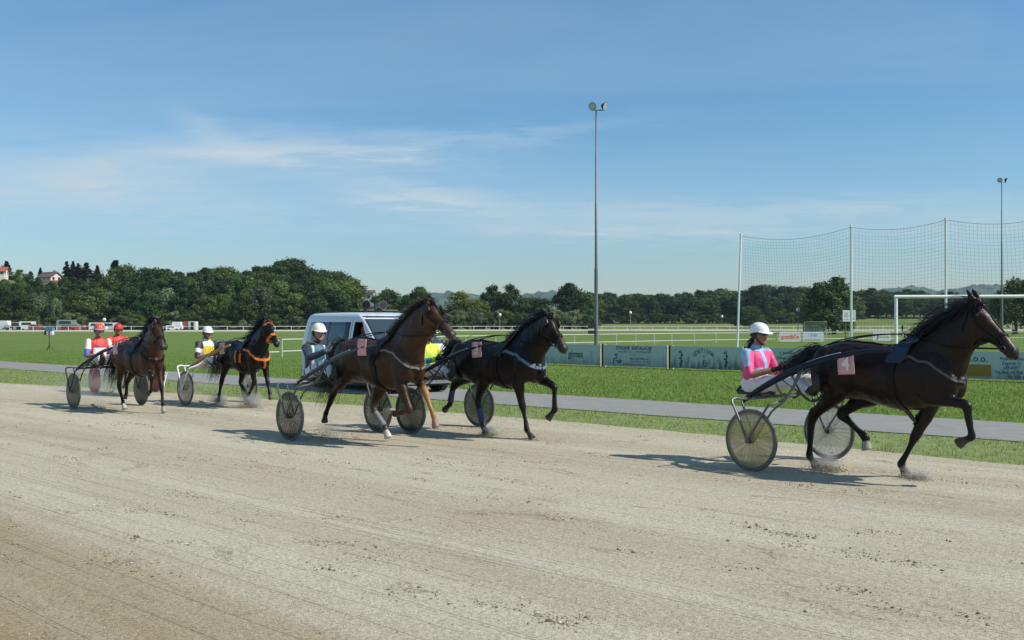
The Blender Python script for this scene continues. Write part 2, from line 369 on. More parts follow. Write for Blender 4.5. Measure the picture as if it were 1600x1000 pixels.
def build_path():
    m = mat('asphalt', (0.222, 0.218, 0.200), 0.9, noise_amt=0.13, noise_scale=3, bump=0.3, bump_scale=90)
    d = (PN1-PN0)/np.linalg.norm(PN1-PN0); q = np.array([-d[1], d[0]]); q = q if q[1] > 0 else -q
    w = float((PF0-PN0) @ q); V = []
    for t in np.arange(-40, 130, 0.6):
        p = PN0 + d*t; j0 = 0.05*mnoise.noise(Vector((t*0.7, 0, 0))); j1 = 0.05*mnoise.noise(Vector((t*0.7, 9, 0)))
        a = p + q*j0; c = p + q*(w+j1); V += [(a[0], a[1], 0.016), (c[0], c[1], 0.016)]
    b = MB(); n = len(V)//2; b.add(V, [(2*i, 2*i+1, 2*i+3, 2*i+2) for i in range(n-1)])
    tag(b.build('asphalt_path', m, smooth=False), kind='structure'); return d, q, w
PD, PQ, PW = build_path()
def build_verge():
    m = mat('verge_soil', (0.155, 0.20, 0.055), 0.95, noise_amt=0.35, noise_scale=5, bump=0.6, bump_scale=40); V = []
    for t in np.arange(-40, 130, 1.0): p = PN0 + PD*t; a = p - PQ*9; V += [(a[0], a[1], 0.004), (p[0]+PQ[0]*.1, p[1]+PQ[1]*.1, 0.004)]
    b = MB(); n = len(V)//2; b.add(V, [(2*i, 2*i+1, 2*i+3, 2*i+2) for i in range(n-1)]); tag(b.build('verge_ground', m, smooth=False), kind='structure')
build_verge()
def pcoord(x, y):                                              # along / across the path
    r = np.stack([x-PN0[0], y-PN0[1]], -1); return r @ PD, r @ PQ
# far side of the racetrack: a pale strip across the field
def build_far_track():
    m = mat('far_track_sand', (0.44, 0.41, 0.33), 0.95, noise_amt=0.1, noise_scale=0.2)
    b = MB(); V = []
    for u in np.linspace(-0.62, 0.75, 60):
        y = 232 + 30*sm(np.array(u), -0.35, 0.1); x0, x1 = u*y, u*(y+11)
        V += [(x0, y, 0.03), (x1, y+11, 0.33)]
    b.add(V, [(2*i, 2*i+2, 2*i+3, 2*i+1) for i in range(59)]); tag(b.build('far_track', m, smooth=False), kind='structure')
build_far_track()
FARY = lambda u: 232 + 30*float(sm(np.array(u), -0.35, 0.1))

# ------------------------------------------------------------------ grass blades, clods, flowers (nobody could count them)
def sand_edge_dist(x, y):
    e = EDGE_S; d = np.full(len(x), 1e9); P = np.stack([x, y], -1)
    for a, b in zip(e[:-1], e[1:]):
        ab = b-a; t = np.clip(((P-a) @ ab)/(ab @ ab), 0, 1); q = P-a-t[:, None]*ab; dd = np.linalg.norm(q, axis=1)
        s = np.sign(ab[0]*(P[:, 1]-a[1]) - ab[1]*(P[:, 0]-a[0]))
        nr = dd < np.abs(d); d = np.where(nr, -s*dd, d)
    return d
def blades(name, x, y, hgt, wid, cols, m, rng, z0=0.0):
    n = len(x); a = rng.uniform(0, 2*np.pi, n); ln = rng.uniform(0.1, 0.7, n)*hgt; la = rng.uniform(0, 2*np.pi, n)
    V = np.zeros((n, 3, 3)); dx, dy = np.cos(a)*wid/2, np.sin(a)*wid/2
    V[:, 0] = np.stack([x-dx, y-dy, np.full(n, z0)], -1); V[:, 1] = np.stack([x+dx, y+dy, np.full(n, z0)], -1)
    V[:, 2] = np.stack([x+np.cos(la)*ln, y+np.sin(la)*ln, z0+hgt], -1)
    me = bpy.data.meshes.new(name); me.vertices.add(n*3); me.vertices.foreach_set('co', V.ravel())
    me.loops.add(n*3); me.loops.foreach_set('vertex_index', np.arange(n*3, dtype=np.int32))
    me.polygons.add(n); me.polygons.foreach_set('loop_start', np.arange(0, n*3, 3, dtype=np.int32)); me.polygons.foreach_set('loop_total', np.full(n, 3, dtype=np.int32))
    me.update(calc_edges=True); paint(me, np.repeat(cols, 3, axis=0)); me.materials.append(m)
    return tag(link_obj(name, me), kind='stuff')
def n2(x, y, f, o=0.0):
    return np.array([mnoise.noise(Vector((a*f+o, b*f, o))) for a, b in zip(x, y)])
GM = leaf_mat('grass_blade', (1, 1, 1), 0.35, tint=False)
def grass():
    rng = np.random.default_rng(3)
    # verge between the sand and the asphalt path
    n = 300000; s = rng.uniform(-24, 50, n); t = rng.uniform(-7, 0.05, n)
    P = PN0 + PD*s[:, None] + PQ*t[:, None]; x, y = P[:, 0], P[:, 1]
    keep = (rng.random(n) < np.clip((13/np.maximum(y, 1))**1.3, 0, 1)) & (np.abs(x) < 0.62*y+3); x, y = x[keep], y[keep]
    d = sand_edge_dist(x, y); k = (d > -0.02 + 0.0) | ((d > -0.35) & (rng.random(len(d)) < 0.10)); x, y, d = x[k], y[k], d[k]
    nn = n2(x, y, 0.9); nf = n2(x, y, 4.0, 7)
    k = rng.random(len(x)) < 0.62 + 0.9*nf + 0.5*nn; x, y, d, nn = x[k], y[k], d[k], nn[k]
    m = len(x); h = rng.uniform(0.02, 0.06, m)*(1+0.3*nn); w = 0.010*np.clip(y/13, 1, 2.5)
    f = rng.random(m)[:, None]; g = np.array([0.185, 0.270, 0.048])*(1-f) + np.array([0.31, 0.345, 0.095])*f
    dry = (rng.random(m) < 0.16)[:, None]; c = np.where(dry, np.array([0.36, 0.31, 0.15]), g)*rng.uniform(0.82, 1.18, (m, 1))
    blades('verge_grass', x, y, h, w, c, GM, rng)
    # lawn between the path and the advertising boards, and a strip beyond them
    n = 480000; s = rng.uniform(-26, 62, n); t = rng.uniform(PW-0.06, PW+19, n)
    P = PN0 + PD*s[:, None] + PQ*t[:, None]; x, y = P[:, 0], P[:, 1]
    keep = (rng.random(n) < np.clip((17/np.maximum(y, 1))**1.2, 0, 1)*np.clip(1.5-(t-PW)/13, 0.15, 1)) & (np.abs(x) < 0.62*y+3); x, y = x[keep], y[keep]
    nn = n2(x, y, 0.6, 2); nf = n2(x, y, 2.6, 5)
    m = len(x); h = rng.uniform(0.03, 0.075, m)*(1+0.4*nf+0.2*nn)*np.clip(1.5-y/42, 0.3, 1); w = 0.013*np.clip(y/17, 1, 3)
    f = np.clip(rng.random(m)*0.8 + 0.35*nn + 0.1, 0, 1)[:, None]; g = np.array([0.130, 0.225, 0.032])*(1-f) + np.array([0.225, 0.310, 0.058])*f
    c = g*rng.uniform(0.8, 1.18, (m, 1))*(1+0.2*nf[:, None])
    blades('lawn_grass', x, y, h, w, c, GM, rng)
    # white clover heads dotted through the lawn
    n = 420; s = rng.uniform(-8, 20, n); t = rng.uniform(PW+0.3, PW+9, n); P = PN0 + PD*s[:, None] + PQ*t[:, None]
    k = n2(P[:, 0], P[:, 1], 0.7, 4) > 0.0; P = P[k]; b = MB()
    for p in P:
        b.ball((p[0], p[1], rng.uniform(0.06, 0.12)), (0.011, 0.011, 0.009), 5, 3)
    tag(b.build('clover_flowers', mat('clover_white', (0.6, 0.6, 0.5), 0.8)), kind='stuff')
grass()
def clods():
    rng = np.random.default_rng(11); n = 230000
    yy = 4.6*np.exp(rng.random(n)*np.log(30/4.6)); xx = rng.uniform(-0.56, 0.56, n)*yy
    ang = math.atan2(DT[1], DT[0]); s = xx*DT[0]+yy*DT[1]; t = xx*NT[0]+yy*NT[1]
    ch = np.array([mnoise.noise(Vector((a*0.9, b*2.1, 0.3))) + 0.5*mnoise.noise(Vector((a*2.6, b*5, 7))) for a, b in zip(s, t)])
    d = sand_edge_dist(xx, yy); k = (d < -0.03) & (rng.random(n) < np.clip(0.03 + 1.9*np.clip(ch-0.33, 0, 1), 0, 1)*np.clip(yy/7, 0.6, 1.6))
    xx, yy, ch = xx[k], yy[k], ch[k]; m = len(xx)
    ico = np.array([(1, 0, 0), (-1, 0, 0), (0, 1, 0), (0, -1, 0), (0, 0, 1), (0, 0, -1)], float)
    fc = np.array([(0, 2, 4), (2, 1, 4), (1, 3, 4), (3, 0, 4), (2, 0, 5), (1, 2, 5), (3, 1, 5), (0, 3, 5)])
    sz = rng.lognormal(-5.85, 0.6, m)*np.clip(0.8+ch, 0.7, 1.6); sz = np.clip(sz, 0.0015, 0.016)
    V = ico[None]*(sz[:, None, None])*rng.uniform(0.55, 1.3, (m, 6, 1)); V[:, :, 2] *= 0.6
    a = rng.uniform(0, 6.28, m); ca, sa = np.cos(a)[:, None], np.sin(a)[:, None]
    V = np.stack([V[:, :, 0]*ca - V[:, :, 1]*sa, V[:, :, 0]*sa + V[:, :, 1]*ca, V[:, :, 2]], -1)
    V += np.stack([xx, yy, sz*0.35+0.008], -1)[:, None, :]
    F = (fc[None] + (np.arange(m)*6)[:, None, None]).reshape(-1, 3)
    me = bpy.data.meshes.new('sand_clods'); me.from_pydata(V.reshape(-1, 3).tolist(), [], F.tolist()); me.update()
    c = np.array([0.29, 0.24, 0.155])*rng.uniform(0.45, 1.3, (m, 1)); c = np.where((rng.random(m) < 0.06)[:, None], np.array([0.55, 0.53, 0.47]), c)
    paint(me, np.repeat(c, 6, axis=0)); me.materials.append(mat('clod', attr=True, rough=0.95, spec=0.1)); tag(link_obj('sand_clods', me), kind='stuff')
clods()

# ------------------------------------------------------------------ trees
LEAF = {k: leaf_mat('foliage_'+k, c, 0.25) for k, c in dict(dark=(0.042, 0.075, 0.021), mid=(0.074, 0.112, 0.026), pale=(0.130, 0.160, 0.080), conifer=(0.022, 0.042, 0.020)).items()}
def crown_mesh(kind, seed, leaf, n=7200):
    rng = np.random.default_rng(seed); P = []; C = []; Nn = []
    if kind == 'conifer':
        nb = 80
        for i in range(nb):
            zf = (i+rng.random())/nb; z = 0.08 + 0.9*zf; r = (1-zf)**0.85*0.24*rng.uniform(0.7, 1.15); a = rng.uniform(0, 6.28); k = n//nb
            q = rng.random(k)**0.6; x = np.cos(a)*r*q; y = np.sin(a)*r*q
            p = np.stack([x, y, z - 0.10*r*q*3*q], -1) + rng.normal(0, 0.012, (k, 3)); P.append(p); C.append(np.full(k, rng.uniform(0.6, 1.35))); Nn.append(rng.normal(0, 1, (k, 3)) + np.array([0, 0, 1.2]))
        size = (0.014, 0.03)
    else:
        spread = dict(round=0.36, tall=0.24, wide=0.46, bush=0.55, willow=0.34)[kind]; base = dict(round=0.07, tall=0.05, wide=0.08, bush=0.0, willow=0.03)[kind]
        nl = dict(bush=26).get(kind, 44); lobes = []
        for i in range(nl):
            th = rng.uniform(0, 6.28); zf = rng.beta(1.5, 1.25); prof = (1-abs(2*zf-0.85)**2.2*0.62)*spread
            if kind == 'tall': prof = spread*(1-zf**2*0.7)
            rr = prof*math.sqrt(rng.uniform(0.18, 1))*0.85; lr = rng.uniform(0.07, 0.135)*(1.3 if kind in ('bush', 'wide') else 1)
            lobes.append((np.cos(th)*rr, np.sin(th)*rr, base+lr*0.6 + zf*(1-base-lr*1.5), lr))
        for lx, ly, lz, lr in lobes:
            k = n//nl; dv = rng.normal(0, 1, (k, 3)); dv /= np.linalg.norm(dv, axis=1)[:, None]; q = rng.random(k)**0.38
            p = dv*(q*lr)[:, None]*np.array([1, 1, 0.8]); p *= (1+0.35*rng.normal(0, 1, (k, 1))*0.5)
            if kind == 'willow': p[:, 2] *= 1.9
            P.append(p + np.array([lx, ly, lz])); C.append(np.full(k, rng.uniform(0.62, 1.38))*rng.uniform(0.75, 1.25, k)); Nn.append(dv*1.3 + rng.normal(0, 0.7, (k, 3)) + np.array([0, 0, 0.3]))
        size = (0.011, 0.026)
    P = np.vstack(P); C = np.concatenate(C); Nn = np.vstack(Nn); Nn /= np.linalg.norm(Nn, axis=1)[:, None]; m = len(P)
    P[:, 2] = np.clip(P[:, 2], 0.01, 1.0)
    a = rng.normal(0, 1, (m, 3)); u = np.cross(Nn, a); u /= np.linalg.norm(u, axis=1)[:, None]; v = np.cross(Nn, u)
    s = rng.uniform(*size, m)[:, None]; s2 = s*rng.uniform(0.5, 1.0, (m, 1))
    V = np.stack([P-u*s, P-v*s2*0.8, P+u*s, P+v*s2*1.1+Nn*s*0.3], 1)
    me = bpy.data.meshes.new('crown'); me.from_pydata(V.reshape(-1, 3).tolist(), [], [(4*i, 4*i+1, 4*i+2, 4*i+3) for i in range(m)]); me.update()
    cc = np.stack([C*rng.uniform(0.85, 1.2, m), C, C*rng.uniform(0.8, 1.1, m)], -1); paint(me, np.repeat(cc, 4, axis=0)); me.materials.append(LEAF[leaf]); return me
def trunk_mesh(seed, kind):
    rng = np.random.default_rng(seed); b = MB(); top = 0.9 if kind == 'conifer' else 0.55
    b.tube([(0, 0, -0.05), (0.01, 0, top*0.3), (0.0, 0.012, top*0.65), (0.015, 0, top)], [0.03, 0.022, 0.016, 0.006], n=8, sub=2)
    if kind != 'conifer':
        for i in range(5):
            a = rng.uniform(0, 6.28); z = rng.uniform(0.2, 0.45); r = rng.uniform(0.12, 0.22)
            b.tube([(0, 0, z), (np.cos(a)*r*0.5, np.sin(a)*r*0.5, z+0.1), (np.cos(a)*r, np.sin(a)*r, z+0.25)], [0.011, 0.007, 0.003], n=6)
    me_o = b.build('trunk', M_bark); me = me_o.data; bpy.data.objects.remove(me_o); return me
KINDS = {}
def tree_kind(key, kind, leaf, nvar):
    KINDS[key] = [(crown_mesh(kind, hash_(key)+i, leaf), trunk_mesh(hash_(key)+i, kind)) for i in range(nvar)]
def hash_(s): return sum(ord(c)*(i+3) for i, c in enumerate(s)) % 9973
for key, kind, leaf, nv in (('oak', 'round', 'dark', 3), ('ash', 'wide', 'mid', 3), ('poplar', 'tall', 'dark', 2), ('willow', 'willow', 'pale', 2), ('spruce', 'conifer', 'conifer', 2), ('shrub', 'bush', 'mid', 2), ('pale_shrub', 'bush', 'pale', 1)):
    tree_kind(key, kind, leaf, nv)
trng = random.Random(21)
def tree(name, key, u, topy, Y, label, group=None, wide=1.0, basez=None, tint=None):
    """stand a tree of kind `key` on the ground at depth Y; topy fixes its height"""
    x = (u-800)/1600*Y; z0 = float(field_z(x, Y)) if basez is None else basez
    h = max(1.0, H + (507-topy)/1600*Y - z0)
    cm, tm = trng.choice(KINDS[key]); t = thing(name, label, 'shrub' if 'shrub' in name or 'bush' in name else 'tree', (x, Y, z0-0.05), trng.uniform(0, 6.28), group)
    t.scale = (h*wide*trng.uniform(0.9, 1.1),)*2 + (h,)
    c = link_obj('crown', cm, t); link_obj('trunk', tm, t); v = trng.uniform(0.62, 1.5); c.color = (*(tint or (v*trng.uniform(0.82, 1.08), v, v*trng.uniform(0.85, 1.05))), 1)
    return t
# ------------------------------------------------------------------ rigs: horse, sulky and driver share one frame (x along the heading, y to the left, origin under the axle)
RIGS = {}
def rig(key, ox, oy, head):
    RIGS[key] = (np.array([ox, oy]), R(head))
def rig_place(key, lx, ly=0.0, lz=0.0):
    O, th = RIGS[key]; f = np.array([math.cos(th), -math.sin(th)]); l = np.array([math.sin(th), math.cos(th)])
    p = O + f*lx + l*ly; return (p[0], p[1], lz), -th
rig('a', 3.27, 11.98, 50); rig('b', -2.60, 15.08, 45); rig('c', -1.03, 15.98, 44)
rig('d', -8.05, 20.42, 46); rig('e', -6.12, 21.32, 46); rig('f', -9.24, 24.5, 47)

def strip_on(b, bvh, pts, width, off=0.006, thick=0.006, closed=False, sub=6, jump=0.35):
    """a flat strap laid over a body: points are drawn to the nearest skin"""
    P = catmull(np.array(pts, float), sub); Q = []; Nn = []
    for p in P:
        hit = bvh.find_nearest(Vector(p))
        if hit[0] is None or hit[3] > jump: Q.append(np.array(p)); Nn.append(np.array([0, 0, 1.0])); continue
        n = np.array(hit[1]); Q.append(np.array(hit[0]) + n*off); Nn.append(n)
    Q = np.array(Q); Nn = np.array(Nn)
    for _ in range(2):
        Nn[1:-1] = (Nn[:-2]+Nn[1:-1]*2+Nn[2:])/4
    T = np.gradient(Q, axis=0); T /= np.linalg.norm(T, axis=1)[:, None]+1e-9
    Bn = np.cross(Nn, T); Bn /= np.linalg.norm(Bn, axis=1)[:, None]+1e-9; V = []
    for q, n, w in zip(Q, Nn, Bn):
        n = n/(np.linalg.norm(n)+1e-9); V += [q-w*width/2-n*0.004, q-w*width/2+n*thick, q+w*width/2+n*thick, q+w*width/2-n*0.004]
    k = len(Q); F = [(4*i+j, 4*i+(j+1) % 4, 4*i+4+(j+1) % 4, 4*i+4+j) for i in range(k-1) for j in range(4)] + [(3, 2, 1, 0), (4*k-4, 4*k-3, 4*k-2, 4*k-1)]
    b.add(V, F)
def strands(b, rng, roots, dirs, length, r0, droop, spread, seg=5, curl=0.25):
    for p, d in zip(roots, dirs):
        l = length*rng.uniform(0.55, 1.1); d = np.array(d)+rng.normal(0, spread, 3); d /= np.linalg.norm(d); q = np.array(p, float); P = [q.copy()]
        ph = rng.normal(0, curl, 3)
        for i in range(seg):
            d = d + np.array([0, 0, -droop/seg]) + ph/seg*math.sin(i*1.4); d /= np.linalg.norm(d); q = q + d*l/seg; P.append(q.copy())
        b.tube(P, np.linspace(r0, r0*0.15, seg+1), n=3)

M_coat = mat('horse_coat', attr=True, rough=0.40, spec=0.24, noise_amt=0.22, noise_scale=5, bump=0.28, bump_scale=60, sheen=0.0)
M_hair = mat('horse_hair', (0.008, 0.006, 0.005), 0.5)
M_hairbrown = mat('horse_hair_chestnut', (0.030, 0.014, 0.007), 0.55)
M_cloth = mat('pink_number_cloth', (0.60, 0.33, 0.33), 0.8, noise_amt=0.12, noise_scale=12)
TORSO = [(0.365, 1.26, 0.98, .09), (0.43, 1.36, .87, .19), (0.60, 1.44, .82, .265), (0.80, 1.465, .82, .285), (1.0, 1.445, .815, .265), (1.2, 1.425, .765, .285), (1.38, 1.44, .74, .285),
         (1.52, 1.475, .745, .265), (1.68, 1.45, .79, .235), (1.83, 1.36, .84, .21), (1.95, 1.24, .91, .16), (2.02, 1.14, 1.0, .09)]
def horse(key, label, sp):
    dx = sp.get('dx', 0.0)
    if dx:
        sp = dict(sp); sp['x0'] += dx
        for k_ in ('crest', 'under', 'RF', 'LF', 'RH', 'LH', 'tail'): sp[k_] = [(q[0]+dx, *q[1:]) for q in sp[k_]]
        for k_ in ('poll', 'nose', 'cloth'): sp[k_] = (sp[k_][0]+dx, sp[k_][1])
    s, x0 = sp.get('s', 1.0), sp['x0']; base = sp.get('base', 1.2); OFF = (base, 0, 0)
    loc, rz = rig_place(key, base); root = thing('horse', label, 'horse', loc, rz, 'racing trotters')
    rng = np.random.default_rng(sp.get('seed', 5)); zs = sp.get('zs', s)
    tx = lambda x: x0 + (x-0.365)*s
    b = MB(OFF); tor = np.array([(tx(x), 0, (zt+zb)/2*zs, (zt-zb)/2*zs, w*s) for x, zt, zb, w in TORSO])
    b.tube(tor[:, :3], tor[:, 3], tor[:, 4], (0, 1, 0), 22, 3, True)
    # neck
    cr, un = sp['crest'], sp['under']; yaw = sp.get('head_y', 0.0); k = len(cr)
    nk = [(tx(1.62), 0, 1.20*zs, .27*s, .20*s)] + [((c[0]+u[0])/2, yaw*(i/(k-1))**2*0.6, (c[1]+u[1])/2, math.hypot(c[0]-u[0], c[1]-u[1])/2, w*s) for i, (c, u, w) in enumerate(zip(cr, un, np.linspace(.165, .082, k)))]
    nk = np.array(nk); b.tube(nk[:, :3], nk[:, 3], nk[:, 4], (0, 1, 0), 18, 4, True)
    # head
    p0 = np.array([sp['poll'][0], yaw*0.6, sp['poll'][1]]); p1 = np.array([sp['nose'][0], yaw, sp['nose'][1]]); e = (p1-p0); L = np.linalg.norm(e); e /= L
    sy = np.cross(np.array([0, 0, 1.0]), e); sy = np.array([0, 1, 0]) - e*e[1]; sy /= np.linalg.norm(sy); g = np.cross(e, sy); g = g if g[2]*1.0 + -g[0]*0.6 < 0.9 and (g @ (np.array([tx(1.5), 0, 1.0]) - p0)) > 0 else -g
    hs = np.array([(-0.03, .09, .075, .06), (.06, .105, .102, .085), (.18, .120, .122, .100), (.32, .128, .130, .092), (.44, .112, .112, .074), (.58, .088, .086, .060), (.74, .070, .068, .052), (.88, .066, .064, .056), (.97, .064, .054, .050), (1.005, .064, .034, .032)])*np.array([1, s*1.08, s*1.08, s*1.08])
    hp = np.array([p0 + e*L*t + g*o for t, o, a, w in hs]); b.tube(hp, hs[:, 2], hs[:, 3], sy, 18, 3, True)
    for sg in (-1, 1):
        b.ball(p0+e*L*.34+g*.15*s+sy*sg*.045*s, np.array([.095, .04, .10])*s, 12, 8)                       # cheek
        b.ball(p0+e*L*.17+g*.07*s+sy*sg*.085*s, np.array([.035, .022, .035])*s, 10, 6)                     # eye socket
        b.ball(p0+e*L*.93+g*.035*s+sy*sg*.036*s, np.array([.03, .02, .035])*s, 10, 6)                      # nostril rim
        ed = np.array(sp.get('ear', (-0.35, 0.94))); ed = np.array([ed[0], 0, ed[1]]); bp = p0+g*.03*s+sy*sg*.05*s
        b.tube([bp, bp+ed*.06*s+sy*sg*.012, bp+ed*.12*s+sy*sg*.016, bp+ed*.17*s+sy*sg*.010], np.array([.030, .038, .028, .008])*s, np.array([.022, .024, .018, .006])*s, (0, 1, 0), 10, 2, True)
        # shoulder, stifle and buttock muscles
        b.ball((tx(1.80), sg*.135*s, 1.10*zs), np.array([.19, .10, .27])*s, 14, 10)
        b.ball((tx(1.93), sg*.085*s, 1.02*zs), np.array([.11, .10, .16])*s, 12, 8)
        b.ball((tx(0.55), sg*.15*s, 1.13*zs), np.array([.19, .115, .27])*s, 14, 10)
    segs = []                                                                            # for coat markings
    for nm in ('RF', 'LF'):
        sg = -1 if nm == 'RF' else 1; el, kn, fe, ho = [np.array([q[0], (q[2] if len(q) > 2 else sg*.125*s), q[1]]) for q in sp[nm]]
        sh = np.array([tx(1.86), sg*.125*s, 1.04*zs]); el[1] = sg*.14*s; cor = fe + (ho-fe)*.55
        P = [sh, el, el+(kn-el)*.35, el+(kn-el)*.72, kn-(kn-el)*.06, kn+(fe-kn)*.06, kn+(fe-kn)*.28, kn+(fe-kn)*.72, fe, fe+(ho-fe)*.3]
        A = np.array([.13, .105, .085, .060, .056, .052, .037, .034, .046, .034])*s; Bb = np.array([.085, .082, .066, .050, .050, .047, .031, .030, .040, .033])*s
        b.tube(P, A, Bb, (0, 1, 0), 14, 3, True)
        b.tube([fe+(ho-fe)*.25, cor, fe+(ho-fe)*.8, ho], np.array([.034, .044, .054, .060])*s, np.array([.033, .042, .050, .055])*s, (0, 1, 0), 14, 2)
        segs.append((nm, kn, fe, cor, ho))
    for nm in ('RH', 'LH'):
        sg = -1 if nm == 'RH' else 1; st, hk, fe, ho = [np.array([q[0], (q[2] if len(q) > 2 else sg*.12*s), q[1]]) for q in sp[nm]]
        st[1] = sg*.165*s; hip = np.array([tx(.62), sg*.13*s, 1.16*zs]); cor = fe + (ho-fe)*.55
        P = [hip, hip+(st-hip)*.6, st, st+(hk-st)*.35, st+(hk-st)*.72, hk-(hk-st)*.05, hk+(fe-hk)*.12, hk+(fe-hk)*.35, hk+(fe-hk)*.75, fe, fe+(ho-fe)*.3]
        A = np.array([.24, .20, .145, .105, .062, .066, .054, .042, .037, .047, .035])*s; Bb = np.array([.12, .115, .09, .075, .050, .048, .042, .036, .032, .041, .034])*s
        b.tube(P, A, Bb, (0, 1, 0), 14, 3, True)
        gk = (st-hk)/np.linalg.norm(st-hk); cn = (fe-hk)/np.linalg.norm(fe-hk); back = -(gk+cn); back[1] = 0; back /= np.linalg.norm(back)+1e-9
        pt = hk + back*.055*s + gk*.055*s                                                  # point of the hock and its tendon
        b.tube([hk+cn*.06*s, pt, hk+gk*.20*s+back*.045*s], np.array([.026, .026, .018])*s, n=8, sub=3, dome=True)
        b.tube([fe+(ho-fe)*.25, cor, fe+(ho-fe)*.8, ho], np.array([.035, .044, .053, .058])*s, np.array([.034, .042, .050, .054])*s, (0, 1, 0), 14, 2)
        segs.append((nm, hk, fe, cor, ho))
    me = voxel(b, sp.get('vox', 0.013), 5, .0105, 6.5)
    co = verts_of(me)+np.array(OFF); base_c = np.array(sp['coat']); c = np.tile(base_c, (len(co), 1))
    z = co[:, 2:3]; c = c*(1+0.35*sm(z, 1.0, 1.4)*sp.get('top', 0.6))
    for nm, j, fe, cor, ho in segs:
        w = np.maximum(1-sm(segdist(co, j, fe), .07, .16), 1-sm(segdist(co, fe, ho), .06, .12))[:, None]
        c = c*(1-w) + np.array(sp.get('legs', {}).get(nm, sp.get('points', (.008, .006, .005))))*w
        w = (1-sm(segdist(co, cor+(ho-cor)*.15, ho), .055, .07))[:, None]; c = c*(1-w) + np.array(sp.get('hooves', {}).get(nm, (.05, .042, .034)))*w
    w = (1-sm(segdist(co, p0+e*L*.86+g*.06, p1+g*.06), .07, .14))[:, None]; c = c*(1-w)+np.array(sp.get('muzzle', (.030, .020, .014)))*w
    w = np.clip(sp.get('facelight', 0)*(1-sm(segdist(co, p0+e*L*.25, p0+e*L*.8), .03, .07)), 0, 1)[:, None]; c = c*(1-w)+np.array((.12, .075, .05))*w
    paint(me, c); me.materials.append(M_coat); body = link_obj('body', me, root)
    bvh = BVHTree.FromPolygons([tuple(v) for v in co], [tuple(p.vertices) for p in me.polygons])
    # eyes
    for sg in (-1, 1):
        q = MB(OFF); q.ball(p0+e*L*.185+g*.068*s+sy*sg*.094*s, np.array([.021, .013, .019])*s, 10, 6); q.build('eye', M_glass, root)
        q = MB(OFF); q.ball(p0+e*L*.94+g*.035*s+sy*sg*.050*s, np.array([.013, .009, .017])*s, 8, 6); q.build('nostril', M_black, root)
    # mane, forelock, tail
    hm = sp.get('hair', M_hair); q = MB(OFF); cl = catmull(np.array([(tx(1.50), 0, 1.46*zs)] + [(c_[0], yaw*(i/(k-1))**2*.6, c_[1]) for i, c_ in enumerate(cr)] + [(p0[0], p0[1], p0[2])]), 24)
    nm_ = int(sp.get('mane_n', 420)*2.2); roots = cl[rng.integers(len(cl)*sp.get('mane_from', 15)//100, int(len(cl)*.93), nm_)] + rng.normal(0, .012, (nm_, 3)); md = np.array(sp.get('mane_dir', (-.7, -.1, .35)))
    dirs = [md + np.array([0, rng.choice((-1, 1))*0.25, 0]) for _ in range(nm_)]
    strands(q, rng, roots, dirs, sp.get('mane_len', .24), .0042, sp.get('mane_droop', .9), .22); q.build('mane', hm, root)
    q = MB(OFF); roots = [p0+e*.02+g*.01+sy*rng.normal(0, .02) for _ in range(60)]; strands(q, rng, roots, [e*.5+sp.get('fore_up', .1)*np.array([-.2, 0, .9]) for _ in roots], .13, .006, .9, .22); q.build('forelock', hm, root)
    q = MB(OFF); tp = catmull(np.array([(x, y, z_) for x, y, z_ in sp['tail']], float), 6); nt_ = 260
    for i in range(nt_):
        off = rng.normal(0, 1, 3); l = rng.uniform(.6, 1.0); m_ = max(4, int(len(tp)*l)); P = tp[:m_].copy(); tt = np.linspace(0, 1, len(tp))[:m_]
        P += off*(0.018 + sp.get('tail_w', .075)*np.sin(np.clip(tt*1.25, 0, 1)*np.pi*0.62))[:, None]; P += (rng.normal(0, .02, 3)*np.sin(tt*6+rng.uniform(0, 6))[:, None])
        q.tube(P, np.linspace(.0055, .0015, len(P)), n=3)
    q.tube(tp[:8], np.linspace(.04, .03, 8), n=8, dome=True); q.build('tail', hm, root)
    # ---- harness
    hc = sp.get('harness', M_tack); bc = sp.get('breast', hc)
    sx = sp.get('saddle_x', tx(1.44)); q = MB(OFF)
    ring = [(sx+.02*math.sin(a), .45*math.sin(a), 1.08*zs+.45*math.cos(a)) for a in np.linspace(0, 2*math.pi, 21)]
    strip_on(q, bvh, ring, .085, .004, .008, jump=.6); q.build('girth', hc, root)
    q = MB(OFF); half = [(sx, .5*math.sin(a), 1.2*zs+.5*math.cos(a)) for a in np.linspace(-1.35, 1.35, 13)]; strip_on(q, bvh, half, .17, .006, .020, jump=.6); q.build('saddle_pad', sp.get('pad', M_leather), root)
    for sg in (-1, 1): q = MB(OFF); q.tube([(sx, sg*.07, 1.50*zs), (sx, sg*.075, 1.535*zs)], .012, n=8, dome=True); q.torus((sx, sg*.075, 1.545*zs), (1, 0, 0), .016, .004, 12, 6); q.build('terret', M_chrome, root)
    q = MB(OFF)
    for sg in (-1, 1): strip_on(q, bvh, [(tx(1.58), sg*.32, 1.36*zs), (tx(1.74), sg*.32, 1.30*zs), (tx(1.88), sg*.28, 1.21*zs), (tx(2.02), sg*.18, 1.11*zs), (tx(2.16), sg*.02, 1.05*zs)], sp.get('breast_w', .045), .004, .006)
    strip_on(q, bvh, [(sx, -.3, 1.30*zs), (tx(1.58), -.32, 1.36*zs)], .03, .004, .008); strip_on(q, bvh, [(sx, .3, 1.30*zs), (tx(1.58), .32, 1.36*zs)], .03, .004, .008)
    if sp.get('fork'): strip_on(q, bvh, [(tx(2.2), 0, 1.09*zs), (tx(2.15), 0, .98*zs), (tx(2.02), 0, .84*zs)], .045, .004, .010)
    q.build('breast_collar', bc, root)
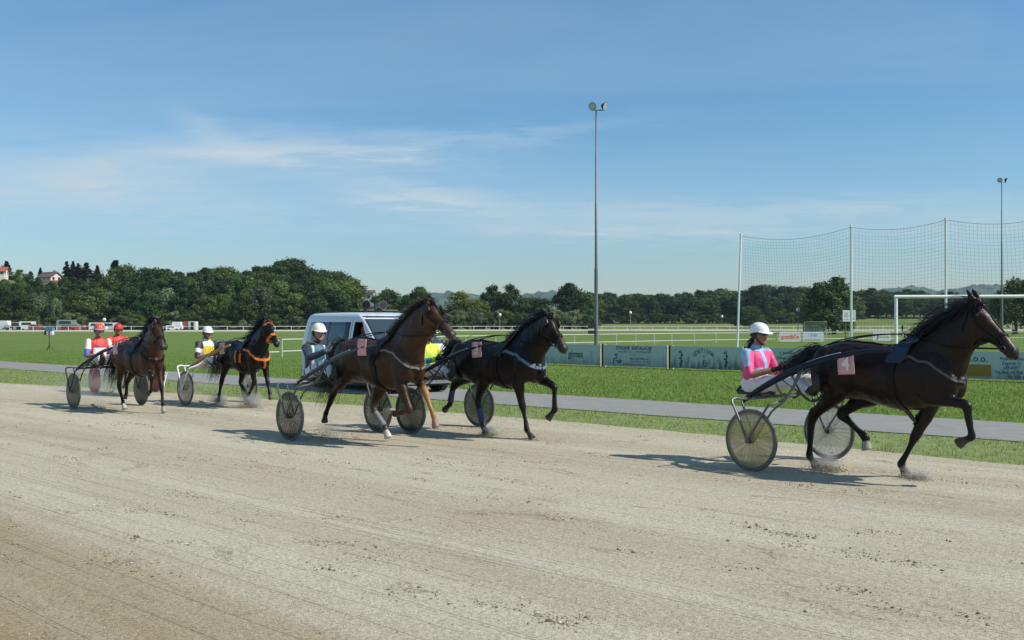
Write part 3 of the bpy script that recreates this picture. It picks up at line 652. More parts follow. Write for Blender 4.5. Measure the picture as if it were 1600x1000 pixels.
    if sp.get('drop_straps'):
        q = MB(OFF)
        for dx in (-.09, .09): strip_on(q, bvh, [(sx+dx, -.3, 1.30*zs), (sx+dx, -.35, 1.12*zs), (sx+dx, -.34, .98*zs)], .045, .012, .010)
        q.build('shaft_strap', bc, root)
    q = MB(OFF); strip_on(q, bvh, [(sx, 0, 1.6*zs), (tx(1.1), 0, 1.55*zs), (tx(.75), 0, 1.6*zs), (tx(.45), 0, 1.5*zs)], .035, .004, .008); q.build('back_strap', hc, root)
    # bridle: poll strap and cheek pieces, brow band, nose band, throat lash
    def around(t, o, a0, a1, wid, n=13, tilt=0.0):
        cc = p0 + e*L*t + g*o*s; return [cc + sy*.2*math.sin(a) - g*.2*math.cos(a) + e*tilt*abs(math.sin(a)) for a in np.linspace(a0, a1, n)]
    q = MB(OFF)
    strip_on(q, bvh, around(.10, .10, -1.5, 1.5, .02), sp.get('brow_w', .025), .003, .007); bb = q if sp.get('browband') is None else None
    if sp.get('browband') is not None: q.build('brow_band', sp['browband'], root); q = MB(OFF)
    strip_on(q, bvh, around(.0, .10, -1.7, 1.7, .02), .024, .003, .007)
    for sg in (-1, 1):
        strip_on(q, bvh, [p0+e*L*.02+g*.09+sy*sg*.12, p0+e*L*.30+g*.12*s+sy*sg*.15, p0+e*L*.58+g*.11*s+sy*sg*.12, p0+e*L*.80+g*.10*s+sy*sg*.10], .022, .003, .007)
        strip_on(q, bvh, [p0+e*L*.03+g*.12+sy*sg*.12, p0+e*L*.15+g*.22*s+sy*sg*.12, p0+e*L*.24+g*.30*s+sy*sg*.03], .018, .003, .006)
    strip_on(q, bvh, [p0-e*.01+g*.02, p0+e*L*.25, p0+e*L*.6, p0+e*L*.70], .02, .003, .006)
    q.build('bridle', hc, root)
    q = MB(OFF); strip_on(q, bvh, around(.62, .085, 0, 2*math.pi, .02, 17), sp.get('nose_w', .03), .003, .008); q.build('nose_band', sp.get('noseband', hc), root)
    bit = [p0+e*L*.82+g*.095*s+sy*sg*.075*s for sg in (-1, 1)]
    for bt in bit: q = MB(OFF); q.torus(bt, sy, .028, .005, 16, 6); q.build('bit_ring', M_dkmetal, root)
    if sp.get('blinkers'):
        for sg in (-1, 1):
            q = MB(OFF); cc = p0+e*L*.2+g*.07*s+sy*sg*.115*s
            q.grid(lambda a, c_: cc + e*(a-.5)*.12*s + g*(c_-.5)*.12*s*(1-.5*abs(a-.5)) + sy*sg*(.045*math.sin(c_*1.7)+.0)*s - g*.01, 6, 6)
            o = q.build('blinker', M_leather, root); o.modifiers.new('solid', 'SOLIDIFY').thickness = .008
    hx, hz = sp.get('hands', (-.06, 1.15))
    for sg, bt in zip((-1, 1), bit):
        q = MB(OFF); tr = np.array([sx, sg*.075, 1.545*zs]); hd = np.array([hx+.04, sg*.09, hz+.02]); mid1 = (bt+tr)/2+np.array([0, sg*.06, -.05]); mid1[1] = sg*max(abs(mid1[1]), .15); mid2 = (tr+hd)/2+np.array([0, 0, -.015]); mid2[2] = max(mid2[2], 1.475*zs)
        q.tube([bt, mid1, tr, mid2, hd], [.006, .007, .007, .007, .007], n=6, sub=8); q.build('rein', hc, root)
    q = MB(OFF); q.tube([p0+g*.02, (p0+np.array([sx, 0, 1.56*zs]))/2+np.array([-.04, 0, .10]), (sx, 0, 1.52*zs)], [.006]*3, n=6, sub=6); q.build('check_rein', hc, root)
    # number cloth on the near shaft
    cx, cz = sp['cloth']; q = MB(OFF); yy = -sp.get('cloth_y', .385); a = R(sp.get('cloth_tilt', 4)); ww, hh = .20, .22
    def cl_(u, v):
        r = 1 - 0.16*max(0, v*2-1.4)*0; x = (u-.5)*ww*(1-.10*max(0, abs(v-.5)*2-.7)); zz_ = (.5-v)*hh
        return (cx+x*math.cos(a)-zz_*math.sin(a), yy-.012*math.sin(v*2.6)-.006*math.sin(u*7), cz+x*math.sin(a)+zz_*math.cos(a))
    q.grid(cl_, 8, 8); o = q.build('number_cloth', M_cloth, root); o.modifiers.new('solid', 'SOLIDIFY').thickness = .006
    if sp.get('number'):
        t_ = text_mesh('number', sp['number'], .19, M_numeral, root, bold=.006); t_.matrix_local = Matrix.Translation((cx-base, yy-.022, cz-.005)) @ Matrix.Rotation(a, 4, 'Y').inverted() @ Matrix.Rotation(math.pi/2, 4, 'X') @ Matrix.Rotation(-.06, 4, 'Z')
    for nm, fr, to, mt in sp.get('boots', []):
        dct = {n_: (j, fe, cor, ho) for n_, j, fe, cor, ho in segs}; j, fe, cor, ho = dct[nm]; q = MB(OFF); d = fe-j
        q.tube([j+d*fr, j+d*(fr+to)/2, j+d*to], [.047*s, .049*s, .052*s], [.043*s, .044*s, .047*s], (0, 1, 0), 12, 2); q.build('leg_wrap', mt, root)
    return root
M_numeral = mat('numeral_white', (0.72, 0.66, 0.66), 0.7)
def text_mesh(name, txt, size, m, parent=None, bold=0.0, align='CENTER', extr=0.001, spacing=1.0):
    cu = bpy.data.curves.new(name, 'FONT'); cu.body = txt; cu.size = size; cu.align_x = align; cu.align_y = 'CENTER'; cu.extrude = extr; cu.offset = bold; cu.space_character = spacing; cu.resolution_u = 3
    o = bpy.data.objects.new(name, cu); COL.objects.link(o); dg = bpy.context.evaluated_depsgraph_get(); me = bpy.data.meshes.new_from_object(o.evaluated_get(dg), depsgraph=dg)
    bpy.data.objects.remove(o); bpy.data.curves.remove(cu); me.materials.clear(); me.materials.append(m)
    return link_obj(name, me, parent)
M_purple = mat('purple_wrap', (0.05, 0.048, 0.15), 0.8); M_greyboot = mat('grey_boot', (0.17, 0.18, 0.19), 0.7); M_whitewrap = mat('white_wrap', (0.5, 0.48, 0.44), 0.8)
M_orange = mat('orange_webbing', (0.62, 0.17, 0.03), 0.7, noise_amt=0.15, noise_scale=30); M_bluecol = mat('pale_blue_webbing', (.10, .16, .25), 0.6); M_palestrap = mat('pale_strap', (.17, .16, .14), 0.6)
M_tack = mat('tack_leather', (.006, .005, .005), .5, spec=.2); M_dkstrap = mat('dark_strap', (.07, .06, .055), .5); M_dkblue = mat('dark_blue_pad', (0.02, 0.03, 0.055), 0.55)
def all_horses():
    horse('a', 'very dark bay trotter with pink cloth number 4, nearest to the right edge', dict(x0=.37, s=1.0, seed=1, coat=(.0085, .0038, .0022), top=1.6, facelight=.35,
        crest=[(1.56, 1.52), (1.79, 1.66), (2.01, 1.775), (2.17, 1.86)], under=[(2.01, 1.04), (2.055, 1.24), (2.13, 1.41), (2.22, 1.52)], poll=(2.215, 1.888), nose=(2.625, 1.375), ear=(-.5, .86), muzzle=(.022, .015, .011),
        RF=[(1.73, .92), (2.14, .845), (2.195, .53), (2.05, .44)], LF=[(1.66, .86), (1.465, .45), (1.30, .145), (1.365, .025)],
        RH=[(.71, .93), (.345, .58), (.325, .155), (.415, .03)], LH=[(.95, .90), (.565, .64), (.875, .395), (.90, .255)], hooves=dict(LH=(.30, .28, .25), RF=(.06, .045, .036)),
        tail=[(.42, 0, 1.33), (.30, 0, 1.32), (.13, -.02, 1.20), (-.02, -.04, 1.12), (-.12, -.05, 1.05)], tail_w=.04, mane_dir=(-.85, -.05, .10), mane_len=.30, mane_droop=.7, mane_n=440, mane_from=30, cloth=(.97, 1.225), cloth_y=.40, number='4', hands=(-.10, 1.14), pad=M_dkblue, breast=M_dkstrap, breast_w=.026, base=1.2))
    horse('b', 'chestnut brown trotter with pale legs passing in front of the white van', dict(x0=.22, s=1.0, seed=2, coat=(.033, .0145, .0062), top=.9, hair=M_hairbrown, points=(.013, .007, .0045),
        crest=[(1.43, 1.53), (1.62, 1.70), (1.86, 1.86), (2.09, 1.96)], under=[(1.88, 1.06), (1.95, 1.25), (2.06, 1.42), (2.20, 1.52)], poll=(2.17, 1.98), nose=(2.68, 1.53), head_y=-.03, ear=(-.75, .55), muzzle=(.045, .033, .028), facelight=.25,
        RF=[(1.66, .90), (1.88, .49), (1.55, .44), (1.41, .50)], LF=[(1.66, .98), (1.91, .71), (2.07, .43), (2.12, .27)],
        RH=[(.48, .94), (.09, .61), (-.07, .335), (-.10, .21)], LH=[(.93, .86), (.735, .455), (1.02, .20), (1.10, .055)], legs=dict(LF=(.30, .15, .06), RF=(.055, .024, .012), LH=(.07, .05, .04)), hooves=dict(LH=(.50, .45, .38), LF=(.22, .13, .10), RF=(.3, .26, .22), RH=(.03, .025, .02)),
        tail=[(.26, 0, 1.36), (.14, 0, 1.32), (.02, -.03, 1.02), (-.10, -.05, .72), (-.22, -.06, .48)], tail_w=.065, mane_dir=(-.6, -.25, .3), mane_len=.17, mane_n=420, cloth=(1.18, 1.335), cloth_tilt=2, hands=(-.03, 1.27), breast=M_palestrap, breast_w=.028, blinkers=True, boots=[('LH', .25, .95, M_greyboot)], noseband=M_leather))
    horse('c', 'nearly black trotter with pale blue breast strap and purple leg wrap', dict(x0=.24, dx=.05, s=1.02, zs=.965, seed=3, coat=(.0055, .0031, .0022), top=.8,
        crest=[(1.45, 1.47), (1.66, 1.60), (1.90, 1.73), (2.10, 1.80)], under=[(1.90, 1.02), (1.99, 1.16), (2.09, 1.29), (2.20, 1.39)], poll=(2.19, 1.81), nose=(2.56, 1.315), head_y=-.12, ear=(-.8, .45), muzzle=(.035, .024, .019), facelight=.3,
        RF=[(1.62, .88), (1.72, .47), (1.80, .155), (1.90, .025)], LF=[(1.72, .92), (2.10, .76), (2.10, .44), (1.98, .30)],
        RH=[(.96, .86), (.79, .50), (.90, .14), (.97, .03)], LH=[(.40, .92), (-.02, .68), (-.09, .40), (-.24, .29)],
        tail=[(.26, 0, 1.32), (.14, 0, 1.32), (-.02, 0, 1.15), (-.16, 0, .98), (-.26, 0, .85)], tail_w=.05, mane_dir=(-.7, -.1, .35), mane_len=.17, cloth=(1.05, 1.28), number='3', hands=(-.08, 1.15), breast=M_bluecol, breast_w=.04, blinkers=True, boots=[('RH', .3, .85, M_purple), ('LH', .2, .85, M_purple)]))
    horse('d', 'brown bay trotter coming head on, leftmost horse of the field', dict(x0=.32, dx=.30, s=.92, zs=.915, seed=4, vox=.014, coat=(.040, .0175, .0082), top=.4,
        crest=[(1.40, 1.39), (1.58, 1.54), (1.78, 1.66), (1.94, 1.72)], under=[(1.80, .95), (1.88, 1.10), (1.98, 1.23), (2.05, 1.32)], poll=(2.02, 1.73), nose=(2.38, 1.24), head_y=-.10, ear=(-.1, .99), muzzle=(.040, .026, .02),
        RF=[(1.58, .84), (1.92, .70), (1.88, .43), (1.76, .38)], LF=[(1.66, .86), (1.82, .50), (1.88, .17), (1.94, .03)],
        RH=[(.66, .84), (.48, .46), (.66, .15), (.74, .03)], LH=[(.62, .80), (.34, .53), (.30, .30), (.24, .20)], hooves=dict(RH=(.4, .38, .35), LF=(.3, .28, .25)),
        tail=[(.34, 0, 1.22), (.22, 0, 1.15), (.14, -.05, .90), (.08, -.08, .65), (.04, -.10, .45)], tail_w=.075, mane_dir=(-.7, -.15, .55), mane_len=.20, mane_n=460, cloth=(.98, 1.20), number='2', hands=(-.06, 1.12), blinkers=True, pad=M_dkblue))
    horse('e', 'near black trotter in orange harness between yellow shafts', dict(x0=.30, s=.92, zs=.90, seed=6, vox=.014, coat=(.0060, .0042, .0033), top=.5,
        crest=[(1.36, 1.37), (1.55, 1.50), (1.76, 1.64), (1.94, 1.73)], under=[(1.78, .93), (1.86, 1.08), (1.95, 1.22), (2.03, 1.33)], poll=(2.02, 1.75), nose=(2.44, 1.28), head_y=-.04, ear=(-.6, .75), muzzle=(.012, .009, .008),
        RF=[(1.62, .84), (1.66, .50), (1.46, .27), (1.33, .16)], LF=[(1.66, .86), (1.78, .52), (1.86, .30), (1.90, .18)],
        RH=[(.60, .84), (.36, .47), (.26, .20), (.22, .06)], LH=[(.82, .80), (.72, .45), (.98, .25), (1.06, .13)],
        tail=[(.31, 0, 1.22), (.20, 0, 1.18), (.08, -.03, .92), (.00, -.05, .70), (-.10, -.06, .50)], tail_w=.06, mane_dir=(-.8, -.1, .3), mane_len=.24, mane_n=460, cloth=(.90, 1.17), hands=(-.08, 1.08), breast=M_orange, breast_w=.045, fork=True, drop_straps=True, browband=M_orange, brow_w=.045, noseband=M_orange, nose_w=.055))
    horse('f', 'dark trotter mostly hidden behind the leftmost brown bay', dict(x0=.32, dx=-.12, s=.92, zs=.91, seed=8, vox=.018, coat=(.012, .008, .006), top=.3, mane_n=160,
        crest=[(1.38, 1.38), (1.56, 1.50), (1.74, 1.58), (1.90, 1.62)], under=[(1.80, .93), (1.88, 1.06), (1.98, 1.18), (2.04, 1.26)], poll=(1.98, 1.63), nose=(2.36, 1.14), ear=(-.3, .95),
        RF=[(1.62, .84), (1.66, .47), (1.60, .17), (1.66, .03)], LF=[(1.66, .86), (1.96, .66), (1.94, .40), (1.83, .34)],
        RH=[(.60, .84), (.40, .49), (.32, .24), (.24, .14)], LH=[(.76, .82), (.56, .47), (.66, .15), (.74, .03)],
        tail=[(.33, 0, 1.22), (.22, 0, 1.15), (.12, 0, .9), (.06, 0, .6), (.0, 0, .45)], cloth=(.96, 1.18), hands=(-.06, 1.12)))
all_horses()
# ------------------------------------------------------------------ sulkies
def disc_mat(name, color, alpha):
    m = bpy.data.materials.new(name); m.use_nodes = True; nt = m.node_tree; N = nt.nodes; L = nt.links; p = N['Principled BSDF']; out = N['Material Output']
    p.inputs['Base Color'].default_value = (*color, 1); p.inputs['Roughness'].default_value = 0.3
    tl = N.new('ShaderNodeBsdfTranslucent'); tl.inputs[0].default_value = (*color, 1); m1 = N.new('ShaderNodeMixShader'); m1.inputs[0].default_value = 0.35
    tr = N.new('ShaderNodeBsdfTransparent'); mx = N.new('ShaderNodeMixShader'); mx.inputs[0].default_value = alpha
    tc = N.new('ShaderNodeTexCoord'); nz = N.new('ShaderNodeTexNoise'); nz.inputs['Scale'].default_value = 5; nz.inputs['Detail'].default_value = 6; L.new(tc.outputs['Object'], nz.inputs['Vector'])
    mr = N.new('ShaderNodeMapRange'); L.new(nz.outputs[0], mr.inputs[0]); mr.inputs[1].default_value = .3; mr.inputs[2].default_value = .7; mr.inputs[3].default_value = alpha-.12; mr.inputs[4].default_value = min(1, alpha+.12); L.new(mr.outputs[0], mx.inputs[0])
    L.new(p.outputs[0], m1.inputs[1]); L.new(tl.outputs[0], m1.inputs[2]); L.new(tr.outputs[0], mx.inputs[1]); L.new(m1.outputs[0], mx.inputs[2]); L.new(mx.outputs[0], out.inputs[0]); return m
def sulky(key, label, sp):
    loc, rz = rig_place(key, 0); root = thing('sulky', label, 'sulky', loc, rz, 'two wheeled racing sulkies'); HW = sp.get('hw', .74); r = .352
    fm, sm_ = sp.get('fork', M_grey), sp['shaft']; z1, tip, bow = sp.get('tip_z', 1.375), sp.get('tip_x', 1.46), sp.get('bow', 1.5)
    zsf = lambda x: .765 + (z1-.765)*(1-(1-min(1, (x+.31)/(tip+.31)))**bow)
    for sg in (-1, 1):
        y = sg*HW
        b = MB(); b.torus((0, y, r), (0, 1, 0), r-.019, .019, 56, 10, .016); wheel = b.build('wheel', sp.get('tyre', mat('tyre_grey', (0.13, 0.125, 0.115), 0.8, noise_amt=.25)), root)
        b = MB(); b.torus((0, y, r), (0, 1, 0), r-.048, .012, 56, 6, .014); b.build('rim', sp.get('rim', M_grey), wheel)
        b = MB(); b.tube([(0, y-.05, r), (0, y-.035, r), (0, y+.035, r), (0, y+.05, r)], [.022, .036, .036, .022], n=14); b.build('hub', M_dkmetal, wheel)
        b = MB()
        for i in range(28):
            a = 2*math.pi*i/28; t = a + (.35 if i % 2 else -.35); yo = .028 if i % 4 < 2 else -.028
            b.tube([(.034*math.cos(t), y+yo, r+.034*math.sin(t)), ((r-.05)*math.cos(a), y, r+(r-.05)*math.sin(a))], .0024, n=4)
        b.build('spokes', M_dkmetal, wheel)
        for s2 in (-1, 1):
            b = MB(); n = 48; V = [(0, y+s2*.040, r)] + [((r-.14)*math.cos(a), y+s2*.030, r+(r-.14)*math.sin(a)) for a in np.linspace(0, 2*math.pi, n, endpoint=False)] + [((r-.038)*math.cos(a), y+s2*.015, r+(r-.038)*math.sin(a)) for a in np.linspace(0, 2*math.pi, n, endpoint=False)]
            F = [(0, 1+i, 1+(i+1) % n) for i in range(n)] + [(1+i, n+1+i, n+1+(i+1) % n, 1+(i+1) % n) for i in range(n)]
            b.add(V, F); b.build('wheel_disc', sp['disc_far'] if sg > 0 and 'disc_far' in sp else sp['disc'], wheel)
        # fork: stays either side of the wheel up to an arch over the tyre, braces forward to the shaft
        b = MB(); yo, yi = y+sg*.075, y-sg*.075
        b.tube([(0, yo, r), (-.10, yo, .57), (-.20, yo, .765), (-.215, yo-sg*.03, .80), (-.21, y, .812), (-.20, yi, .80), (-.20, sg*.52, .80)], .0145, n=8, sub=3)
        b.tube([(0, yi, r), (-.10, yi, .57), (-.19, yi, .78)], .012, n=8)
        b.tube([(0, yo, r), (.24, yo, .70), (.30, yo-sg*.02, .775), (.36, sg*.62, .84), (.46, sg*.455, zsf(.46)-.03)], .0135, n=8, sub=3)
        b.tube([(0, yi, r), (.22, yi, .68), (.34, sg*.56, .84), (.42, sg*.46, zsf(.42)-.03)], .0115, n=8, sub=3)
        b.ball((0, yo, r), (.03, .016, .03), 10, 6)
        b.build('wheel_fork', fm, root)
        # shaft
        b = MB(); xs_ = [-.31, -.05, .25, .55, .85, tip-.30, tip]; ys_ = [.50, .48, .455, .43, .405, .385, .365]
        b.tube([(x_, sg*y_, zsf(x_)) for x_, y_ in zip(xs_, ys_)], np.array([.022, .027, .030, .029, .025, .021, .017])*sp.get('thick', 1), n=12, sub=4, dome=True)
        sh = b.build('shaft', sm_, root)
        b = MB(); b.tube([(.50, sg*.436, zsf(.5)+.034), (.74, sg*.418, zsf(.74)+.033), (.90, sg*.405, zsf(.9)+.03)], .008, n=8); b.build('shaft_trim', sp.get('trim', M_grey), sh)
        # foot rest hung below the shaft
        b = MB(); b.tube([(.30, sg*.45, zsf(.30)), (.42, sg*.40, .86), (.56, sg*.37, .80), (.66, sg*.37, .90)], .011, n=8, sub=4); b.tube([(.16, sg*.46, zsf(.16)), (.50, sg*.38, .81)], .009, n=6); b.box((.58, sg*.36, .82), (.07, .10, .02)); b.build('foot_rest', M_dkmetal, root)
    b = MB(); b.tube([(-.26, -.52, .79), (-.26, .52, .79)], .017, n=10); b.tube([(-.30, -.50, .77), (-.42, 0, .78), (-.30, .50, .77)], .015, n=10, sub=4)
    b.tube([(.10, -.468, zsf(.1)), (.02, -.2, .84), (.02, .2, .84), (.10, .468, zsf(.1))], .013, n=8, sub=4)
    for sg in (-1, 1): b.tube([(-.55, sg*.12, .80), (-.20, sg*.14, .80), (.03, sg*.17, .845)], .012, n=8, sub=2)
    b.build('cross_frame', fm, root)
    b = MB(); b.box((-.50, 0, .835), (.34, .34, .055)); b.build('seat', M_leather, root, bevel=.022)
    b = MB(); b.tube([(-.67, -.14, .85), (-.70, 0, .90), (-.67, .14, .85)], .02, n=8, sub=4, dome=True); b.build('seat_back', M_leather, root)
    return root
M_forkdark = mat('fork_grey', (.11, .115, .12), .4, .5)
def all_sulkies():
    navy = mat('navy_shaft', (0.009, 0.012, 0.026), 0.45, spec=.3); blk = mat('black_shaft', (0.010, 0.010, 0.011), 0.42, spec=.3); gsh = mat('grey_shaft', (0.06, 0.065, 0.07), 0.4, .3)
    yel = mat('ochre_shaft', (0.42, 0.22, 0.03), 0.4, coat=.3, noise_amt=.12)
    trimw = mat('silver_trim', (0.42, 0.44, 0.50), 0.4)
    sulky('a', 'sulky with navy shafts and tan spoked discs under the pink clad driver', dict(shaft=navy, fork=M_forkdark, trim=trimw, disc=disc_mat('tan_disc', (0.46, 0.38, 0.17), .52), disc_far=disc_mat('milky_disc', (0.62, 0.60, 0.55), .5), thick=1.3, bow=2.0, hw=.77))
    sulky('b', 'sulky with grey shafts and smoked wheel discs in front of the van', dict(shaft=gsh, fork=M_forkdark, disc=disc_mat('smoked_disc', (0.035, 0.045, 0.035), .58), hw=.78))
    sulky('c', 'sulky with black shafts behind the nearly black horse', dict(shaft=blk, fork=M_dkmetal, disc=disc_mat('green_smoke_disc', (0.045, 0.06, 0.05), .68), disc_far=disc_mat('green_disc', (0.10, 0.13, 0.10), .70), hw=.72))
    sulky('d', 'sulky with black shafts under the driver in the orange cap', dict(shaft=blk, disc=disc_mat('mottled_disc', (0.10, 0.115, 0.095), .70), disc_far=disc_mat('mottled_disc_far', (0.10, 0.11, 0.10), .85), hw=.68, tip_z=1.25, tip_x=1.45, fork=M_dkmetal))
    sulky('e', 'sulky with ochre yellow shafts and pale grey wheel discs', dict(shaft=yel, trim=yel, disc=disc_mat('pale_grey_disc', (0.40, 0.37, 0.32), .5), fork=M_white, hw=.72, tip_z=1.24, tip_x=1.16, bow=1.1, thick=1.35))
    red = mat('red_wheel_disc', (0.30, 0.018, 0.022), 0.5, noise_amt=.35, noise_scale=9)
    sulky('f', 'sulky with solid red wheels behind the leftmost rig', dict(shaft=blk, disc=red, tip_z=1.27, tip_x=1.3, hw=.74))
all_sulkies()

# ------------------------------------------------------------------ drivers
def hand_shapes(b, wr, fw, up, sg, s=1.0):
    """palm, four fingers of unequal length closed round a rein, thumb from the side of the palm"""
    fw = np.array(fw, float); fw /= np.linalg.norm(fw); up = np.array(up, float) - fw*np.dot(up, fw); up /= np.linalg.norm(up); sd_ = np.cross(up, fw)*sg
    pc = wr + fw*.045; b.tube([wr, wr+fw*.03, wr+fw*.075], [.021, .036, .036], [.017, .016, .015], sd_, 10, 2, True)
    inw = sd_
    for i, ln in enumerate((.92, 1.0, .95, .78)):
        k0 = wr + fw*(.082 - .004*abs(i-1.3)) + up*(.028-.0185*i)
        k1 = k0 + (fw*.55+inw*.75)*.030*ln; k2 = k1 + (-fw*.35+inw*.75)*.024*ln; k3 = k2 + (-fw*.95-inw*.15)*.018*ln
        b.tube([k0-fw*.02, k0, k1, k2, k3], [.009, .0092, .0086, .0080, .0065], n=7, sub=2, dome=True)
    t0 = wr + fw*.03 + up*.026; b.tube([t0, t0+up*.022+fw*.022+inw*.008, t0+up*.026+fw*.045+inw*.022, t0+up*.020+fw*.060+inw*.032], [.0115, .0105, .0095, .008], n=7, sub=2, dome=True)
def driver(key, label, sp):
    base = np.array([-.50, 0, .86]); loc, rz = rig_place(key, -.50, 0, .86); root = thing('person', label, 'person', loc, rz, 'sulky drivers'); OFF = base
    ln = sp.get('lean', 0.0); s = 1.0; dz = sp.get('dz', 0.0)
    X = lambda z: -.52 + .06*(z-.9) + ln*(z-.9)
    def P(x, y, z): return np.array([x, y, z+dz])
    hz = sp.get('head_z', 1.53); hx = X(hz)+.03; ty = sp.get('turn', 0.0)
    fwd = np.array([math.cos(ty), math.sin(ty), -.06]); fwd /= np.linalg.norm(fwd); sdv = np.array([-math.sin(ty), math.cos(ty), 0]); hc = P(hx, 0, hz)
    tor = [(.865, .115, .15), (.92, .135, .18), (1.0, .125, .165), (1.12, .122, .168), (1.22, .120, .19), (1.30, .095, .185), (1.345, .07, .12), (1.37, .05, .06)]
    kn = sp.get('knee', (.08, 1.0)); ft = sp.get('foot', (.55, .87)); wz = sp.get('wrist', (-.12, 1.13)); el = sp.get('elbow', (-.36, 1.06))
    hips = [P(X(.9)+.02, sg*.095, .915) for sg in (-1, 1)]; knees = [P(kn[0], sg*.20, kn[1]) for sg in (-1, 1)]; ank = [P(ft[0]-.07, sg*.335, ft[1]+.02) for sg in (-1, 1)]
    sho = [P(X(1.3), sg*.185, 1.30) for sg in (-1, 1)]; elb = [P(el[0], sg*.275, el[1]) for sg in (-1, 1)]; wri = [P(wz[0], sg*.115, wz[1]) for sg in (-1, 1)]
    def torso(b, inf, z0=0, z1=9): 
        q = [(X(z), 0, z+dz, a+inf, w+inf) for z, a, w in tor if z0 <= z <= z1]; q = np.array(q); b.tube(q[:, :3], q[:, 3], q[:, 4], (0, 1, 0), 18, 3, True)
    def leg(b, i, inf, upto=1.0):
        h, k, a = hips[i], knees[i], ank[i]; Q = [h, h+(k-h)*.5, k-(k-h)*.06, k+(a-k)*.08, k+(a-k)*.35, k+(a-k)*min(.98, upto)]
        b.tube(Q, np.array([.098, .082, .062, .060, .056, .042])+inf, n=12, sub=3, dome=True)
    def arm(b, i, inf, f=1.0):
        sh, e_, w = sho[i], elb[i], wri[i]; Q = [sh, sh+(e_-sh)*.5, e_-(e_-sh)*.06]; r = [.062, .050, .043]
        if f > .5: Q += [e_+(w-e_)*.1, e_+(w-e_)*.4*f, e_+(w-e_)*.97*f]; r += [.043, .040, .030 if f > .9 else .036]
        b.tube(Q, np.array(r)+inf, n=12, sub=3, dome=True)
    # --- body: one continuous skin
    b = MB(OFF); torso(b, 0)
    for i in (0, 1):
        leg(b, i, 0); arm(b, i, 0); a = ank[i]; b.tube([a, a+np.array([.03, 0, .03]), a+np.array([.05, 0, .10]), a+np.array([.045, 0, .16])], [.04, .045, .04, .028], n=10, sub=2, dome=True)
        hand_shapes(b, wri[i], wri[i]-elb[i], (0, 0, 1), -1 if i == 0 else 1)
    nb = P(X(1.36), 0, 1.35); b.tube([nb, (nb+hc)/2+np.array([-.005, 0, -.02]), hc-np.array([0, 0, .06])], [.06, .052, .055], n=12, sub=3)
    b.ball(hc+np.array([0, 0, .015]), (.098, .076, .105), 16, 12); b.ball(hc+fwd*.035-np.array([0, 0, .055]), (.062, .057, .068), 14, 10); b.ball(hc+fwd*.070-np.array([0, 0, .098]), (.024, .026, .020), 10, 6)   # skull, jaw, chin
    b.tube([hc+fwd*.088+np.array([0, 0, .012]), hc+fwd*.106-np.array([0, 0, .022]), hc+fwd*.092-np.array([0, 0, .034])], [.009, .014, .010], n=8, sub=2, dome=True)   # nose
    b.tube([hc+fwd*.080+sdv*.045+np.array([0, 0, .026]), hc+fwd*.097+np.array([0, 0, .026]), hc+fwd*.080-sdv*.045+np.array([0, 0, .026])], .011, n=8, sub=3, dome=True)   # brow
    b.tube([hc+fwd*.082+sdv*.022-np.array([0, 0, .062]), hc+fwd*.092-np.array([0, 0, .060]), hc+fwd*.082-sdv*.022-np.array([0, 0, .062])], .008, n=8, sub=3, dome=True)    # lips
    for sg in (-1, 1): b.ball(hc+sdv*sg*.080-fwd*.008-np.array([0, 0, .012]), (.02, .010, .032), 8, 6)
    me = voxel(b, sp.get('vox', .0085), 3); co = verts_of(me)+OFF; c = np.tile(np.array(sp.get('skin', (.33, .155, .10))), (len(co), 1))
    w = (1-sm(np.linalg.norm((co-(hc+fwd*.092-np.array([0, 0, .061])))/np.array([1.5, 1.5, .6]), axis=1), .010, .018))[:, None]; c = c*(1-w)+np.array((.26, .09, .075))*w
    paint(me, c); me.materials.append(mat('skin_tone', attr=True, rough=.55, noise_amt=.08, noise_scale=40)); link_obj('body', me, root)
    for sg in (-1, 1):
        q = MB(OFF); q.ball(hc+fwd*.085+sdv*sg*.031+np.array([0, 0, .008]), (.010, .011, .008), 8, 6); q.build('eye', M_glass if not sp.get('goggles', True) else M_black, root)
    # --- clothes
    b = MB(OFF); torso(b, .014, .87)
    sl_ = sp.get('sleeve', 1.0)
    for i in (0, 1): arm(b, i, .013, sl_)
    b.tube([P(X(1.33), 0, 1.335), P(X(1.37)+.004, 0, 1.375), P(X(1.40)+.008, 0, 1.41)], [.085, .072, .062], n=14, sub=2)
    me = voxel(b, sp.get('vox', .0085)*1.1, 4, .008, 13); co = verts_of(me)+OFF; co = co-np.array([0, 0, dz]); paint(me, sp['jacket'](co, [q-np.array([0, 0, dz]) for q in sho], [q-np.array([0, 0, dz]) for q in elb], [q-np.array([0, 0, dz]) for q in wri])); me.materials.append(mat('racing_silks', attr=True, rough=.6, noise_amt=.05, noise_scale=25, sheen=.2)); link_obj('jacket', me, root)
    b = MB(OFF); q = np.array([(X(z), 0, z+dz, a+.012, w+.012) for z, a, w in tor[:3]]); b.tube(q[:, :3], q[:, 3], q[:, 4], (0, 1, 0), 18, 3, True)
    for i in (0, 1): leg(b, i, .012, .86)
    me = voxel(b, sp.get('vox', .0085)*1.1, 4, .008, 11); co = verts_of(me)+OFF; paint(me, sp['trouser'](co)); me.materials.append(mat('breeches', attr=True, rough=.75, noise_amt=.06)); link_obj('trousers', me, root)
    for i in (0, 1):
        b = MB(OFF); h, k, a = hips[i], knees[i], ank[i]; b.tube([k+(a-k)*.62, k+(a-k)*.85, a, a+np.array([.012, 0, .02]), a+np.array([.045, 0, .07]), a+np.array([.052, 0, .16]), a+np.array([.035, 0, .185])], [.055, .052, .052, .056, .054, .044, .03], n=12, sub=3, dome=True); b.build('boot', sp.get('boot', M_leather), root)
